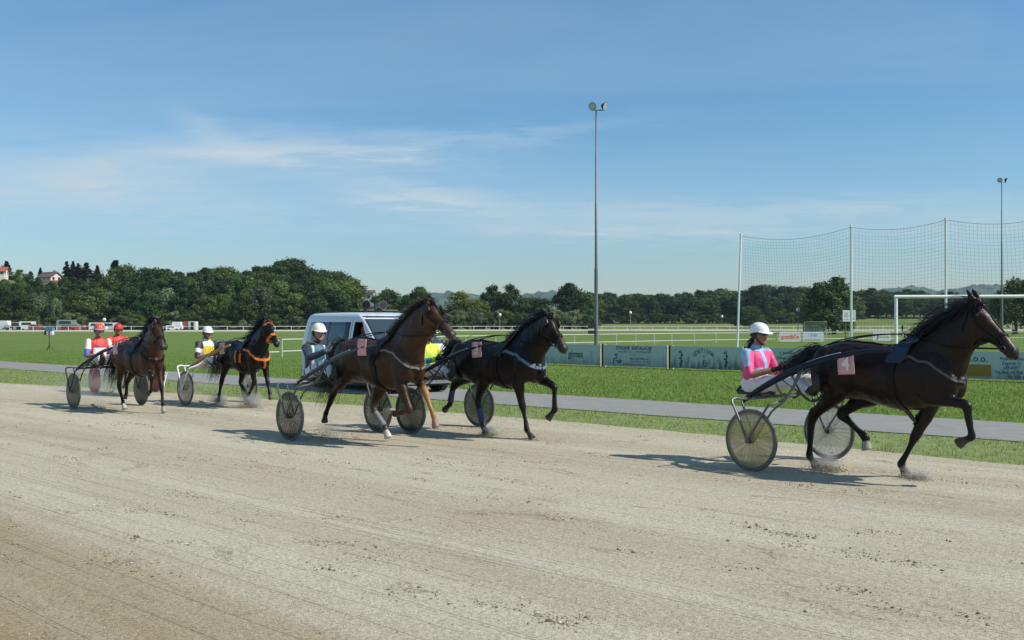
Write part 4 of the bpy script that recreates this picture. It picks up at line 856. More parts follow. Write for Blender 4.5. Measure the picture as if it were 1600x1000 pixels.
    if sp.get('glove') is not None:
        for i in (0, 1):
            b = MB(OFF); w = wri[i]; d = w-elb[i]; d /= np.linalg.norm(d); hand_shapes(b, w+d*.002, d, (0, 0, 1), -1 if i == 0 else 1); b.tube([w-d*.06, w-d*.02, w+d*.03, w+d*.085], [.037, .034, .040, .040], [.034, .031, .024, .022], (0, 0, 1), 10, 2)
            mm = voxel(b, .007, 2); mm.materials.append(sp['glove']); link_obj('glove', mm, root)
    # --- helmet with peak, padding and strap, goggles
    b = MB(OFF); nθ, nφ = 28, 10; hcc = hc+np.array([0, 0, .028])-fwd*.008
    def dome(u, v):
        a = u*2*math.pi; rim = -.018 + .030*math.cos(a) - .012*math.cos(2*a); t = v; zz = rim + (.118-rim)*math.sin(t*math.pi/2); rr = math.cos(t*math.pi/2)**.75 if t < 1 else 0.0
        return hcc + fwd*(.132*rr*math.cos(a)) + sdv*(.106*rr*math.sin(a)) + np.array([0, 0, zz])
    b.grid(dome, nθ, nφ); o = b.build('helmet', sp['helmet'], root); o.modifiers.new('solid', 'SOLIDIFY').thickness = .008
    b = MB(OFF)
    def peak(u, v):
        a = (u-.5)*2.1; rim = -.018+.030*math.cos(a)-.012*math.cos(2*a); e_ = v*.062*max(0, math.cos(a*1.35))
        return hcc + fwd*((.130+e_)*math.cos(a)) + sdv*((.106+e_*.8)*math.sin(a)) + np.array([0, 0, rim+.004-e_*.30])
    b.grid(peak, 16, 4); pk = b.build('helmet_peak', sp.get('peak', sp['helmet']), o); pk.modifiers.new('solid', 'SOLIDIFY').thickness = .006
    b = MB(OFF)
    for sg in (-1, 1):
        b.ball(hc+sdv*sg*.084-fwd*.015-np.array([0, 0, .012]), (.04, .014, .042), 10, 6)
    b.tube([hc+sdv*.083-np.array([0, 0, .03])+fwd*.01, hc+sdv*.06+fwd*.045-np.array([0, 0, .085]), hc+fwd*.062-np.array([0, 0, .122]), hc-sdv*.06+fwd*.045-np.array([0, 0, .085]), hc-sdv*.083-np.array([0, 0, .03])+fwd*.01], .0085, n=6, sub=5)
    b.tube([hc+sdv*.086+fwd*.0, hc+sdv*.062-fwd*.07-np.array([0, 0, .012]), hc-fwd*.095-np.array([0, 0, .018]), hc-sdv*.062-fwd*.07-np.array([0, 0, .012]), hc-sdv*.086], .017, n=8, sub=5)
    b.build('helmet_strap', sp.get('strapm', M_black), o)
    if sp.get('goggles', True):
        b = MB(OFF)
        def gog(u, v): a = (u-.5)*2.5; return hc + fwd*(.106*math.cos(a)) + sdv*(.089*math.sin(a)) + np.array([0, 0, .010+(v-.5)*.038*(1-.25*abs(a))])
        b.grid(gog, 18, 4); g_ = b.build('goggles', M_glass, root); g_.modifiers.new('solid', 'SOLIDIFY').thickness = .006
    if sp.get('ponytail'):
        b = MB(OFF); rng = np.random.default_rng(3); rt = hc-fwd*.085-np.array([0, 0, .05]); strands(b, rng, [rt+rng.normal(0, .012, 3) for _ in range(90)], [(-.5, 0, -.5)]*90, .24, .006, .9, .14); b.build('ponytail', M_hair, root)
    if sp.get('chest_number'):
        t_ = text_mesh('badge', sp['chest_number'][0], .07, sp['chest_number'][1], root, bold=.003)
    return root
def lerp(a, b, w): return a*(1-w[:, None]) + np.array(b, float)*w[:, None]
def arm_param(co, sho, elb):
    """distance along and from the nearer upper arm, 0 at the shoulder"""
    t = np.full(len(co), 9.0); dd = np.full(len(co), 9.0); top = np.zeros(len(co))
    for a, e in zip(sho, elb):
        d = e-a; L_ = np.linalg.norm(d); q = ((co-a) @ d)/(L_*L_); dist = np.linalg.norm(co-a-np.clip(q, 0, 1)[:, None]*d, axis=1); k = dist < dd; t = np.where(k, q, t); dd = np.where(k, dist, dd); sgn = np.sign(a[1]); out = (co-a-np.clip(q, 0, 1)[:, None]*d)[:, 1]*sgn; top = np.where(k, out, top)
    return t, dd, top
def pink_silks(co, sho, elb, wri):
    pink, blue = np.array((.66, .045, .20)), np.array((.25, .46, .66)); c = np.tile(pink, (len(co), 1)); x, y, z = co.T; t, dd, out = arm_param(co, sho, elb)
    on = (dd < .085) & (np.abs(y) > .17)
    c[(z > 1.335)] = blue*.8
    front = x > -.50+.03*(z-.9)
    c[front & (np.abs(y+.02-(1.30-z)*.25) < .028) & (z > 1.0)] = blue
    c[front & (z < 1.13) & (z > 1.03) & (y < -.03) & (y > -.13)] = blue
    c[on & (out > .034) & (t < .66)] = blue
    c[(np.abs(y) > .13) & (z > 1.26) & (np.abs(x+.50) < .022)] = blue
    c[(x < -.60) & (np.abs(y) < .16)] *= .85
    return c
def navy_silks(co, sho, elb, wri):
    navy, teal, wh = np.array((.014, .020, .055)), np.array((.016, .13, .18)), np.array((.65, .68, .72)); c = np.tile(navy, (len(co), 1)); x, y, z = co.T; fr = x > -.46
    t, dd, out = arm_param(co, sho, elb); tr = np.abs(y) < .16
    c[fr & tr & (z < 1.34) & (y < .06)] = teal; c[fr & (np.abs(np.abs(y+.02)-.10) < .016) & (z < 1.34)] = wh
    c[tr & (z < 1.0)] = teal*.9; c[(y > .2)] = teal; c[fr & (np.abs(z-1.02-.2*y) < .012) & tr] = wh
    return c
def lime_silks(co, sho, elb, wri):
    lime, teal = np.array((.58, .72, .06)), np.array((.02, .26, .27)); c = np.tile(lime, (len(co), 1)); x, y, z = co.T; c[(np.abs(y) > .17)] = teal; c[x < -.58] = teal; c[(y > .17)] = lime
    return c
def orange_silks(co, sho, elb, wri):
    red, wh, bl = np.array((.58, .040, .022)), np.array((.74, .73, .72)), np.array((.05, .10, .42)); c = np.tile(red, (len(co), 1)); x, y, z = co.T; fr = x > -.47; t, dd, out = arm_param(co, sho, elb)
    c[(np.abs(y) > .175) & (t < .55)] = wh; c[(np.abs(y) > .175) & (t >= .55)] = bl; c[fr & (z < 1.18) & (np.abs(y) < .13)] = wh; c[(z < .98)] = wh
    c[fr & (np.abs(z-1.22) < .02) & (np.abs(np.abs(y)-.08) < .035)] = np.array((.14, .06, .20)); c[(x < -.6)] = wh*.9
    return c
def red_silks(co, sho, elb, wri):
    return np.tile(np.array((.58, .025, .022)), (len(co), 1))
def yellow_silks(co, sho, elb, wri):
    yel, wh, bk = np.array((.70, .50, .02)), np.array((.72, .72, .70)), np.array((.012, .013, .022)); c = np.tile(wh, (len(co), 1)); x, y, z = co.T; t, dd, out = arm_param(co, sho, elb)
    c[(x > -.47) & (np.abs(y) < .13) & (z < 1.26)] = yel; c[(x < -.58)] = bk; c[(np.abs(y) > .12) & (z > 1.20)] = bk; c[(np.abs(y) > .18) & (t > .38) & (t < .68)] = wh; c[(np.abs(y) > .18) & (t >= .68)] = bk
    return c
def white_trouser(co): return np.tile(np.array((.72, .69, .70)), (len(co), 1))
def blue_trouser(co):
    c = np.tile(np.array((.62, .64, .70)), (len(co), 1)); s_ = np.sin(co[:, 0]*26 + co[:, 2]*18 + co[:, 1]*9); c[s_ > .82] = np.array((.04, .07, .2)); return c
def all_drivers():
    hw = mat('helmet_white', (0.80, 0.80, 0.79), 0.3, coat=.3); hr = mat('helmet_red', (0.55, 0.02, 0.02), 0.35, coat=.3); ho_ = mat('helmet_orange', (0.62, 0.085, 0.055), 0.35, coat=.3); hcream = mat('helmet_cream', (0.74, 0.72, 0.69), 0.35, coat=.2)
    gb = mat('black_glove', (0.012, 0.012, 0.013), .7); gw = mat('white_glove', (0.68, 0.66, 0.64), .7)
    driver('a', 'driver in pink and pale blue silks with white helmet, nearest to the viewer', dict(jacket=pink_silks, trouser=white_trouser, helmet=hw, glove=gb, sleeve=.45, elbow=(-.38, 1.05), wrist=(-.13, 1.13), knee=(.09, 1.0), foot=(.58, .88), turn=-.12, ponytail=True, vox=.0075))
    driver('b', 'driver in navy and teal silks with cream helmet before the white van', dict(jacket=navy_silks, trouser=blue_trouser, helmet=hcream, glove=gw, elbow=(-.27, 1.16), wrist=(-.06, 1.26), knee=(.04, 1.08), foot=(.48, .86), turn=-.30, goggles=False, lean=.04, vox=.008, skin=(.40, .20, .135)))
    driver('c', 'driver in bright lime vest and teal sleeves half hidden behind chestnut horse', dict(jacket=lime_silks, trouser=white_trouser, helmet=hw, glove=gb, turn=.1, dz=-.02, vox=.010, lean=.06))
    driver('d', 'driver in orange and white silks with orange helmet, leftmost of all', dict(jacket=orange_silks, trouser=white_trouser, helmet=ho_, peak=mat('helmet_grey', (.30, .32, .36), .4), glove=None, sleeve=.45, elbow=(-.40, 1.02), wrist=(-.14, 1.04), turn=-.25, vox=.010, strapm=mat('strap_grey', (.06, .065, .08), .5)))
    driver('e', 'driver in yellow, white and black silks behind the ochre shafts', dict(jacket=yellow_silks, trouser=white_trouser, helmet=hw, glove=gb, sleeve=.45, elbow=(-.38, 1.02), wrist=(-.16, 1.08), turn=-.18, dz=-.06, vox=.010, ponytail=True))
    driver('f', 'driver in red silks and red helmet, second from the left', dict(jacket=red_silks, trouser=white_trouser, helmet=hr, glove=gb, turn=-.25, vox=.011))
    def whip(key, pts, label):
        loc, rz = rig_place(key, -.1, 0, 1.2); t = MB((-.1, 0, 1.2)); t.tube(pts, np.linspace(.006, .0025, len(pts)), n=6, sub=6); o = t.build('driving_whip', mat('whip_grey', (.25, .27, .30), .5), None); o.location = loc; o.rotation_euler = (0, 0, rz); tag(o, label, 'whip', 'driving whips')
    whip('b', [(.12, -.12, 1.28), (-.12, -.13, 1.32), (-.50, -.24, 1.46), (-.62, -.30, 1.54)], 'thin grey whip slanting back over the shoulder of the navy clad driver')
    whip('c', [(-.06, .10, 1.16), (.25, .12, 1.40), (.62, .14, 1.52), (.90, .16, 1.42)], 'thin dark whip arching over the back of the nearly black horse')
all_drivers()
# ------------------------------------------------------------------ advertising boards along the path
def flat_text(txt, size, m, parent, x, z, bold=0.0, y=-.012, tilt=0.0, sx=1.0):
    t = text_mesh('lettering', txt, size, m, parent, bold); t.matrix_local = Matrix.Translation((x, y, z)) @ Matrix.Rotation(tilt, 4, 'Y').inverted() @ Matrix.Rotation(math.pi/2, 4, 'X') @ Matrix.Diagonal((sx, 1, 1, 1)); return t
def board_mat():
    m = bpy.data.materials.new('board_panel'); m.use_nodes = True; nt = m.node_tree; N = nt.nodes; L = nt.links; p = N['Principled BSDF']; p.inputs['Roughness'].default_value = .55
    tc = N.new('ShaderNodeTexCoord'); oi = N.new('ShaderNodeObjectInfo'); sp = N.new('ShaderNodeSeparateXYZ'); L.new(tc.outputs['Object'], sp.inputs[0])
    ad = N.new('ShaderNodeVectorMath'); ad.operation = 'ADD'; L.new(tc.outputs['Object'], ad.inputs[0]); L.new(oi.outputs['Random'], ad.inputs[1])
    mp = N.new('ShaderNodeMapping'); mp.inputs['Scale'].default_value = (3.2, 1, 1.0); L.new(ad.outputs[0], mp.inputs[0])
    nz = N.new('ShaderNodeTexNoise'); nz.inputs['Scale'].default_value = 2.2; nz.inputs['Detail'].default_value = 8; nz.inputs['Roughness'].default_value = .65; L.new(mp.outputs[0], nz.inputs['Vector'])
    h = N.new('ShaderNodeMath'); h.operation = 'MULTIPLY_ADD'; L.new(sp.outputs[2], h.inputs[0]); h.inputs[1].default_value = -.62; L.new(nz.outputs[0], h.inputs[2])
    mr = N.new('ShaderNodeMapRange'); mr.interpolation_type = 'SMOOTHSTEP'; L.new(h.outputs[0], mr.inputs[0]); mr.inputs[1].default_value = .20; mr.inputs[2].default_value = .52; mr.inputs[4].default_value = .85
    pw = N.new('ShaderNodeMath'); pw.operation = 'MULTIPLY'; L.new(mr.outputs[0], pw.inputs[0]); oc = N.new('ShaderNodeSeparateColor'); L.new(oi.outputs['Color'], oc.inputs[0]); L.new(oc.outputs[0], pw.inputs[1])
    mx = N.new('ShaderNodeMix'); mx.data_type = 'RGBA'; L.new(pw.outputs[0], mx.inputs[0]); mx.inputs[6].default_value = (.41, .52, .495, 1); mx.inputs[7].default_value = (.045, .065, .05, 1)
    L.new(mx.outputs[2], p.inputs['Base Color']); return m
BOARD_D = np.array([10.4, -10.0]); BOARD_D /= np.linalg.norm(BOARD_D); BOARD_P = np.array([3.57, 39.93])
def boards():
    bm_ = board_mat(); blk = mat('print_black', (.02, .025, .04), .6); navy = mat('print_navy', (.03, .05, .16), .6); faded = mat('print_faded', (.13, .22, .25), .6); fadeo = mat('print_faded_orange', (.33, .30, .20), .6); ochre = mat('print_ochre', (.30, .17, .015), .6); green = mat('print_green', (.05, .10, .08), .6)
    post = mat('board_post', (.50, .50, .36), .6, noise_amt=.1); rz = math.atan2(BOARD_D[1], BOARD_D[0]); LEN = 3.0
    labels = {-2: 'teal advertising board behind the two middle horses, most of it hidden', -1: 'teal advertising board lettered gimas, at the nose of the nearly black horse', 0: 'teal advertising board lettered strojne instalacije with a tap drawing', 1: 'dirty dark teal board lettered gostilna in an arch', 2: 'teal board just behind the pink clad driver, faint small lettering', 3: 'teal advertising board hidden behind the body of the foremost horse', 4: 'teal board with ochre rectangle and address lines under the foremost horse\'s head', 5: 'teal advertising board past the foremost horse at the right frame edge'}
    for i in range(-2, 6):
        p = BOARD_P + BOARD_D*(i*3.17); root = thing('advertising_board', labels[i], 'advertising board', (p[0], p[1], 0), rz, 'advertising boards beside the path')
        b = MB(); b.box((LEN/2, 0, .455), (LEN, .018, .80)); pn = b.build('panel', bm_, root); dirt = {1: 1.0, 0: .45, -1: .5, 2: .9, 4: .6}.get(i, .7); pn.color = (dirt, dirt, dirt, 1)
        for x in (.035, LEN-.035):
            b = MB(); b.box((x, .05, .43), (.07, .05, .92)); b.box((x, .02, .78), (.11, .05, .02)); b.box((x, .02, .13), (.11, .05, .02)); b.build('post', post, root)
        b = MB(); b.box((LEN+.085, .03, .45), (.075, .03, .86)); b.build('bracket_or_gap', M_black, root)  # black strip added to draw the dark gap between neighbouring boards, no fitting
        if i == -1:
            flat_text('gimas', .40, blk, root, 1.75, .46, .006, sx=.86)
            for k, z in enumerate((.58, .50, .42, .34, .25, .17)): flat_text('telefon' if k % 2 else 'servis', .055, faded, root, 2.55, z)
        elif i == 0:
            flat_text('STROJNE  INSTALACIJE', .175, navy, root, 1.47, .745, .004, sx=.95); flat_text('VODOVOD - CENTRALNA', .115, faded, root, 1.5, .60, .002, sx=1.15); flat_text('PLIN', .09, fadeo, root, 1.42, .49, .002, sx=1.3)
            flat_text('Milan NACHTMAN s.p.', .105, navy, root, 1.72, .35, .001, sx=.85); flat_text('Tel. fax. montaža in popravila', .07, faded, root, 1.75, .255, .001); flat_text('izvajanje vodovodnih in plinskih napeljav', .065, navy, root, 1.5, .13)
            b = MB(); b.tube([(.50, -.012, .12), (.50, -.012, .25), (.56, -.012, .34), (.66, -.012, .37), (.64, -.012, .45), (.56, -.012, .50), (.74, -.012, .51)], .018, n=6, sub=3); b.tube([(.62, -.012, .28), (.72, -.012, .24), (.86, -.012, .28), (.84, -.012, .20), (.70, -.012, .19)], .020, n=6, sub=3); b.build('tap_emblem', navy, root)
        elif i == 1:
            for k, ch in enumerate('GOSTILNA'):
                a = (k-3.5)/3.5*.85; flat_text(ch, .20, green, root, 1.42+.50*math.sin(a), .28+.42*math.cos(a), .004, tilt=-a)
            flat_text('pri', .09, green, root, 1.45, .52, .002); b = MB(); b.tube([(1.36, -.012, .20), (1.46, -.012, .30), (1.56, -.012, .20), (1.46, -.012, .14), (1.40, -.012, .34), (1.52, -.012, .36)], .014, n=6, sub=4); b.build('vine_emblem', green, root)
            for x0 in (.45, 2.35):
                b = MB(); b.tube([(x0, -.012, .12), (x0+.02, -.012, .55), (x0, -.012, .72)], [.03, .022, .01], n=6, sub=2)
                for q in range(5): b.ball((x0+(.05 if q % 2 else -.05), -.008, .2+q*.11), (.05, .005, .045), 8, 6)
                b.build('bottle_emblem', green, root)
        elif i == 2:
            flat_text('u. gostišču', .13, navy, root, 1.55, .70, .002); flat_text('Lenart', .13, navy, root, 1.35, .52, .002); flat_text('tel. 02 720', .10, faded, root, 1.5, .36)
        elif i == 4:
            flat_text('d.o.o.', .27, blk, root, 1.38, .64, .003); b = MB(); b.box((1.05, -.011, .30), (1.45, .006, .34)); b.build('ochre_field', ochre, root)
            for z, tx_ in ((.66, 'Ptujska cesta'), (.53, 'Zagorje 21'), (.40, 'LENART'), (.26, 'Tel./fax: 02 720 64'), (.13, '         02 720 65')): flat_text(tx_, .125, navy, root, 2.35, z, .002)
boards()
# a low white boundary post on the verge
def marker():
    p = (800-0, 0); Y = 26.2; x = (256-800)/1600*Y; t = thing('boundary_post', 'short leaning white boundary post on the grass verge', 'post', (x, Y, 0)); b = MB()
    b.box((0, 0, .20), (.075, .06, .42), Matrix.Rotation(R(12), 3, 'Y')); b.build('shaft', M_white, t, bevel=.008); b = MB(); b.box((.045, 0, .41), (.09, .075, .018), Matrix.Rotation(R(12), 3, 'Y')); b.build('cap', M_white, t)
marker()

# ------------------------------------------------------------------ tubular rail round the football pitch
def rail(name, label, pts, h, spacing, m, group=None, r=.024, low=.3, posts=None, post_w=.05, base=None):
    pts = [np.array(p, float) for p in pts]; gz = (lambda p: 0.0) if base is None else base; p0 = pts[0]; root = thing(name, label, 'railing', (p0[0], p0[1], gz(p0)), 0, group)
    o = (p0[0], p0[1], gz(p0)); b = MB(o)
    for q in ([h] if low is None else [h, low]): b.tube([(p[0], p[1], gz(p)+q) for p in pts], r, n=8)
    b.build('rail', m, root); tot = 0
    for a, c in zip(pts[:-1], pts[1:]):
        L_ = np.linalg.norm(c-a); k = max(1, round(L_/spacing))
        for i in range(k):
            p = a+(c-a)*i/k; b = MB(o); b.box((p[0], p[1], gz(p)+h/2+.01), (post_w, post_w, h+.02)); b.build('post', m, root)
    return root
def gp(u, v): Y = 1600*H/(v-507); return ((u-800)/1600*Y, Y)
M_rail = mat('pitch_rail', (.56, .58, .53), .5, .0, noise_amt=.12)
def P_(u, Y): return ((u-800)/1600*Y, Y)
rail('pitch_rail', 'grey tube railing around the pitch, running behind the horses and boards', [P_(441, 51.5), P_(560, 57.5), P_(728, 66.5), P_(898, 76), P_(1050, 86), P_(1212, 95)], .90, 2.95, M_rail)
rail('pitch_rail', 'grey tube railing behind the foremost horse, carrying small boards', [P_(1215, 96), P_(1400, 100), P_(1640, 104)], .92, 2.6, M_rail)
rail('pitch_rail', 'short grey railing with two cross bars behind the orange harnessed horse', [P_(342, 50), P_(388, 49.0), P_(436, 50.5)], .86, 1.5, M_rail)
def small_board(label, u0, u1, Y, print_):
    a, c = np.array(P_(u0, Y)), np.array(P_(u1, Y)); w = np.linalg.norm(c-a); t = thing('hanging_board', label, 'advertising board', (a[0], a[1]-.08, 0), 0, 'small boards on the pitch railing')
    b = MB(); b.box((w/2, 0, .50), (w, .02, .86)); b.build('panel', mat('small_board', (.62, .64, .66), .5, noise_amt=.06), t)
    for x in (.03, w-.03): b = MB(); b.box((x, .04, .47), (.06, .04, .98)); b.build('post', M_dkmetal, t)
    print_(t, w)
def pr1(t, w): flat_text('gostišče', .52, mat('print_orange', (.70, .20, .07), .6), t, w/2, .5, .02, y=-.014, sx=.95)
def pr2(t, w): flat_text('TVP', .40, mat('print_blue', (.14, .30, .62), .6), t, w/2, .62, .01, y=-.014); b = MB(); b.box((w/2-.1, -.012, .22), (w*.75, .006, .10)); b.build('stripe', mat('print_olive', (.36, .34, .12), .6), t)
def pr3(t, w):
    b = MB(); b.tube([(.35, -.014, .2), (.5, -.014, .3), (.55, -.014, .75)], .035, n=6, sub=2); b.build('emblem', mat('print_black2', (.03, .03, .04), .6), t); b = MB(); b.box((w*.62, -.013, .45), (w*.55, .006, .10)); b.build('stripe', mat('print_gold', (.45, .34, .10), .6), t)
small_board('pale board with orange lettering on the pitch railing', 1217, 1251, 94.5, pr1)
small_board('pale board with blue lettering on the pitch railing, right of the orange one', 1254, 1287, 94.5, pr2)
small_board('pale board with a black hook emblem on the pitch railing', 1363, 1392, 98.5, pr3)

# ------------------------------------------------------------------ ball stop net, goal, notice, shelter
def net_rig():
    tops = [(1158, 61.0, 7.05), (1330, 55.6, 7.05), (1478, 51.6, 7.0), (1668, 48.0, 7.0)]; pts = [np.array([*P_(u, Y), 0]) for u, Y, h in tops]; names = ['leftmost white net pole, leaning slightly, behind the pink clad driver', 'white net pole passing in front of the white notice', 'white net pole rising behind the foremost horse\'s mane', 'white net pole beyond the right frame edge']
    for i, (p, (u, Y, h)) in enumerate(zip(pts, tops)):
        t = thing('net_pole', names[i], 'pole', tuple(p), 0, 'ball stop net poles'); b = MB(); dx = -.24 if i == 0 else 0
        b.tube([(dx, 0, 0), (dx*.5, 0, h/2), (0, 0, h)], .062, n=12); b.build('tube', M_white, t); b = MB(); b.tube([(0, 0, h-.01), (0, 0, h+.03)], .066, n=12); b.build('cap', M_white, t); b = MB(); b.torus((0, -.07, h-.12), (1, 0, 0), .03, .006, 10, 6); b.build('hook', M_steel, t)
    nm = mat('net_cord', (.012, .018, .02), .8); nl = ['dark mesh net hung between the two leftmost white poles', 'dark mesh net hung between the second and third white poles', 'dark mesh net right of the third white pole']
    rng = np.random.default_rng(4)
    for i in range(3):
        a, c = pts[i], pts[i+1]; L_ = np.linalg.norm(c-a); d = (c-a)/L_; nrm = np.array([-d[1], d[0], 0]); top = 6.85; sag = (.42, .30, .38)[i]; w = L_; nv = int(w/.185); nh = int(top/.185); b = MB(tuple(a)); ph = rng.uniform(0, 6)
        def pt(s, t):                                                    # s along 0..1, t height 0..1
            z = .08 + t*(top - sag*math.sin(math.pi*s)**.9 + .22*math.exp(-((s-.92)/.05)**2)*0); bulge = .22*math.sin(math.pi*s)*math.sin(math.pi*t) + .05*math.sin(9*s+ph+3*t)
            return a + d*(s*L_ + .05*math.sin(5*t+ph)*math.sin(math.pi*s)) + nrm*bulge + np.array([0, 0, z])
        def cord(P, r): b.tube(P, r, n=3)
        for k in range(nv+1): cord([pt(.012+.976*k/nv, t) for t in np.linspace(0, 1, 9)], .0036)
        for k in range(nh+1): cord([pt(.012+.976*s, k/nh) for s in np.linspace(0, 1, 13)], .0036)
        cord([pt(s, 1) for s in np.linspace(0, 1, 17)], .011); o = b.build('net', nm); o.location = tuple(a); tag(o, nl[i], 'net', 'ball stop nets')
net_rig()
def goal():
    x0, y0 = P_(1400, 34.0); t = thing('football_goal', 'white football goal standing behind the boards at the right edge', 'goal', (x0, y0, 0), math.atan2(-.9, 7.3)); w = 7.32
    for x in (0, w): b = MB(); b.tube([(x, 0, 0), (x, 0, 2.52)], .055, n=14); b.build('post', M_white, t)
    b = MB(); b.tube([(-.055, 0, 2.57), (w+.055, 0, 2.57)], .055, n=14); b.build('crossbar', M_white, t)
goal()
def notice():
    x, y = P_(1321, 58.5); t = thing('notice_sign', 'white notice with small dark print on a brown post behind the net', 'sign', (x, y, 0)); b = MB(); b.tube([(0, 0, 0), (0, 0, 2.5)], .035, n=8); b.build('post', M_wood, t)
    b = MB(); b.box((.20, -.05, 2.14), (.74, .02, .64)); p = b.build('panel', mat('notice_white', (.80, .80, .82), .6), t); pm = mat('print_grey', (.18, .18, .2), .6)
    b = MB()
    for r_ in range(7):
        for c_ in range(2):
            if (r_*3+c_) % 5: b.box((.03+c_*.36, -.063, 2.38-r_*.075), (.26-.04*((r_+c_) % 3), .004, .022))
    b.build('print', pm, t)
notice()
def shelter():
    x, y = P_(1257, 150); t = thing('shelter', 'small open metal shelter with curved roof beyond the pitch', 'shelter', (x, y, 0), -.12); m = mat('shelter_metal', (.36, .40, .40), .5, .3); gl = mat('shelter_panel', (.20, .25, .24), .3, alpha=.75)
    w, d, h = 3.2, 1.5, 2.05; b = MB()
    b.grid(lambda u, v: (u*w, d*(1-v), 1.55+(h-1.55)*math.sin(v*math.pi/2)), 8, 6); r_ = b.build('roof', m, t); r_.modifiers.new('s', 'SOLIDIFY').thickness = .04
    for i in range(5):
        b = MB(); b.box((i*w/4, d-.03, .78), (.05, .05, 1.56)); b.build('post', m, t)
    for x_ in (.02, w-.02): b = MB(); b.box((x_, .03, 1.0), (.05, .05, 2.0)); b.build('post', m, t)
    b = MB(); b.box((w/2, d+.01, .85), (w-.05, .02, 1.3)); b.build('back_panel', gl, t); b = MB(); b.box((w/2, d-.3, .45), (w-.2, .3, .04)); b.build('bench', M_wood, t)
shelter()

# ------------------------------------------------------------------ floodlight masts, globe lamps
def mast(label, u, Y, top_v, sc):
    x, y = P_(u, Y); h = H + (507-top_v)/1600*Y; t = thing('floodlight_mast', label, 'floodlight mast', (x, y, 0)); m = mat('mast_steel', (.16, .17, .18), .5, .4, noise_amt=.12)
    b = MB(); hs = [0, .34, .341, .6, .601, .8, .801, .97]; rs = [.115, .10, .078, .068, .058, .05, .042, .038]; b.tube([(0, 0, h*q) for q in hs], np.array(rs)*sc, n=14); b.build('mast_pole', m, t)
    if sc > .9:
        b = MB(); b.box((-.27*sc, -.05, 1.55), (.36, .26, .22)); b.box((-.27*sc, -.05, 1.22), (.36, .26, .20)); b.build('switch_box', M_dkmetal, t)
    b = MB(); b.tube([(-.20*sc, 0, h*.97), (.46*sc, 0, h*.97)], .028*sc, n=8); b.build('cross_arm', m, t)
    for dx, yaw in ((-.17, -.5), (.42, 1.05)):
        fwd = Vector((math.sin(yaw), -math.cos(yaw), -.35)).normalized(); q = fwd.to_track_quat('Z', 'Y').to_matrix(); c = Vector((dx*sc, 0, h*.97+.22*sc)); sc_, sc = sc, sc*.66; b = MB()
        P = [tuple(c + fwd*k*sc) for k in (-.22, -.12, .0, .10, .12)]; b.tube(P, np.array([.10, .20, .29, .34, .35])*sc, n=20); hd = b.build('lamp_head', M_dkmetal, t)
        b = MB(); b.tube([tuple(c+fwd*.122*sc), tuple(c+fwd*.135*sc)], .31*sc, n=20); b.build('lens', mat('lamp_lens', (.5, .53, .55), .12, .3), hd); b = MB(); b.tube([tuple(c-Vector((0, 0, .30*sc))), tuple(c-fwd*.1*sc)], .03*sc, n=6); b.build('bracket_or_gap', m, hd); sc = sc_
mast('tall grey floodlight mast with two lamps, behind the boards at the picture centre', 931.5, 56.5, 160, 1.0)
mast('slim grey floodlight mast with two lamps, near the right frame edge', 1565.5, 112, 277, 1.15)
def globe(label, u, v, Y):
    x, y = P_(u, Y); h = H+(507-v)/1600*Y; z0 = float(field_z(x, Y)); t = thing('globe_lamp', label, 'street lamp', (x, y, z0), 0, 'white globe lamps around the racetrack'); h -= z0; b = MB(); b.tube([(0, 0, 0), (0, 0, h-.2)], [.06, .04], n=8); b.build('lamp_post', mat('lamp_post_grey', (.30, .32, .32), .5), t)
    b = MB(); b.ball((0, 0, h), .36, 14, 10); b.build('globe', mat('opal_globe', (.85, .86, .85), .25), t); b = MB(); b.tube([(0, 0, h-.42), (0, 0, h-.3)], [.08, .16], n=10); b.build('collar', M_dkmetal, t)
globe('white globe lamp before the pale bushes, above the dark horse\'s back', 781, 492, 235); globe('white globe lamp in front of the wood, right of the tall mast', 985, 488.5, 250); globe('white globe lamp left of the small shelter', 1247, 484, 175)
globe('white globe lamp above the orange helmet at far left', 163, 499.5, 215); globe('white globe lamp behind the orange harnessed horse\'s head', 410.5, 498, 215); globe('small far white globe lamp left of the net pole', 1128, 494.5, 300)

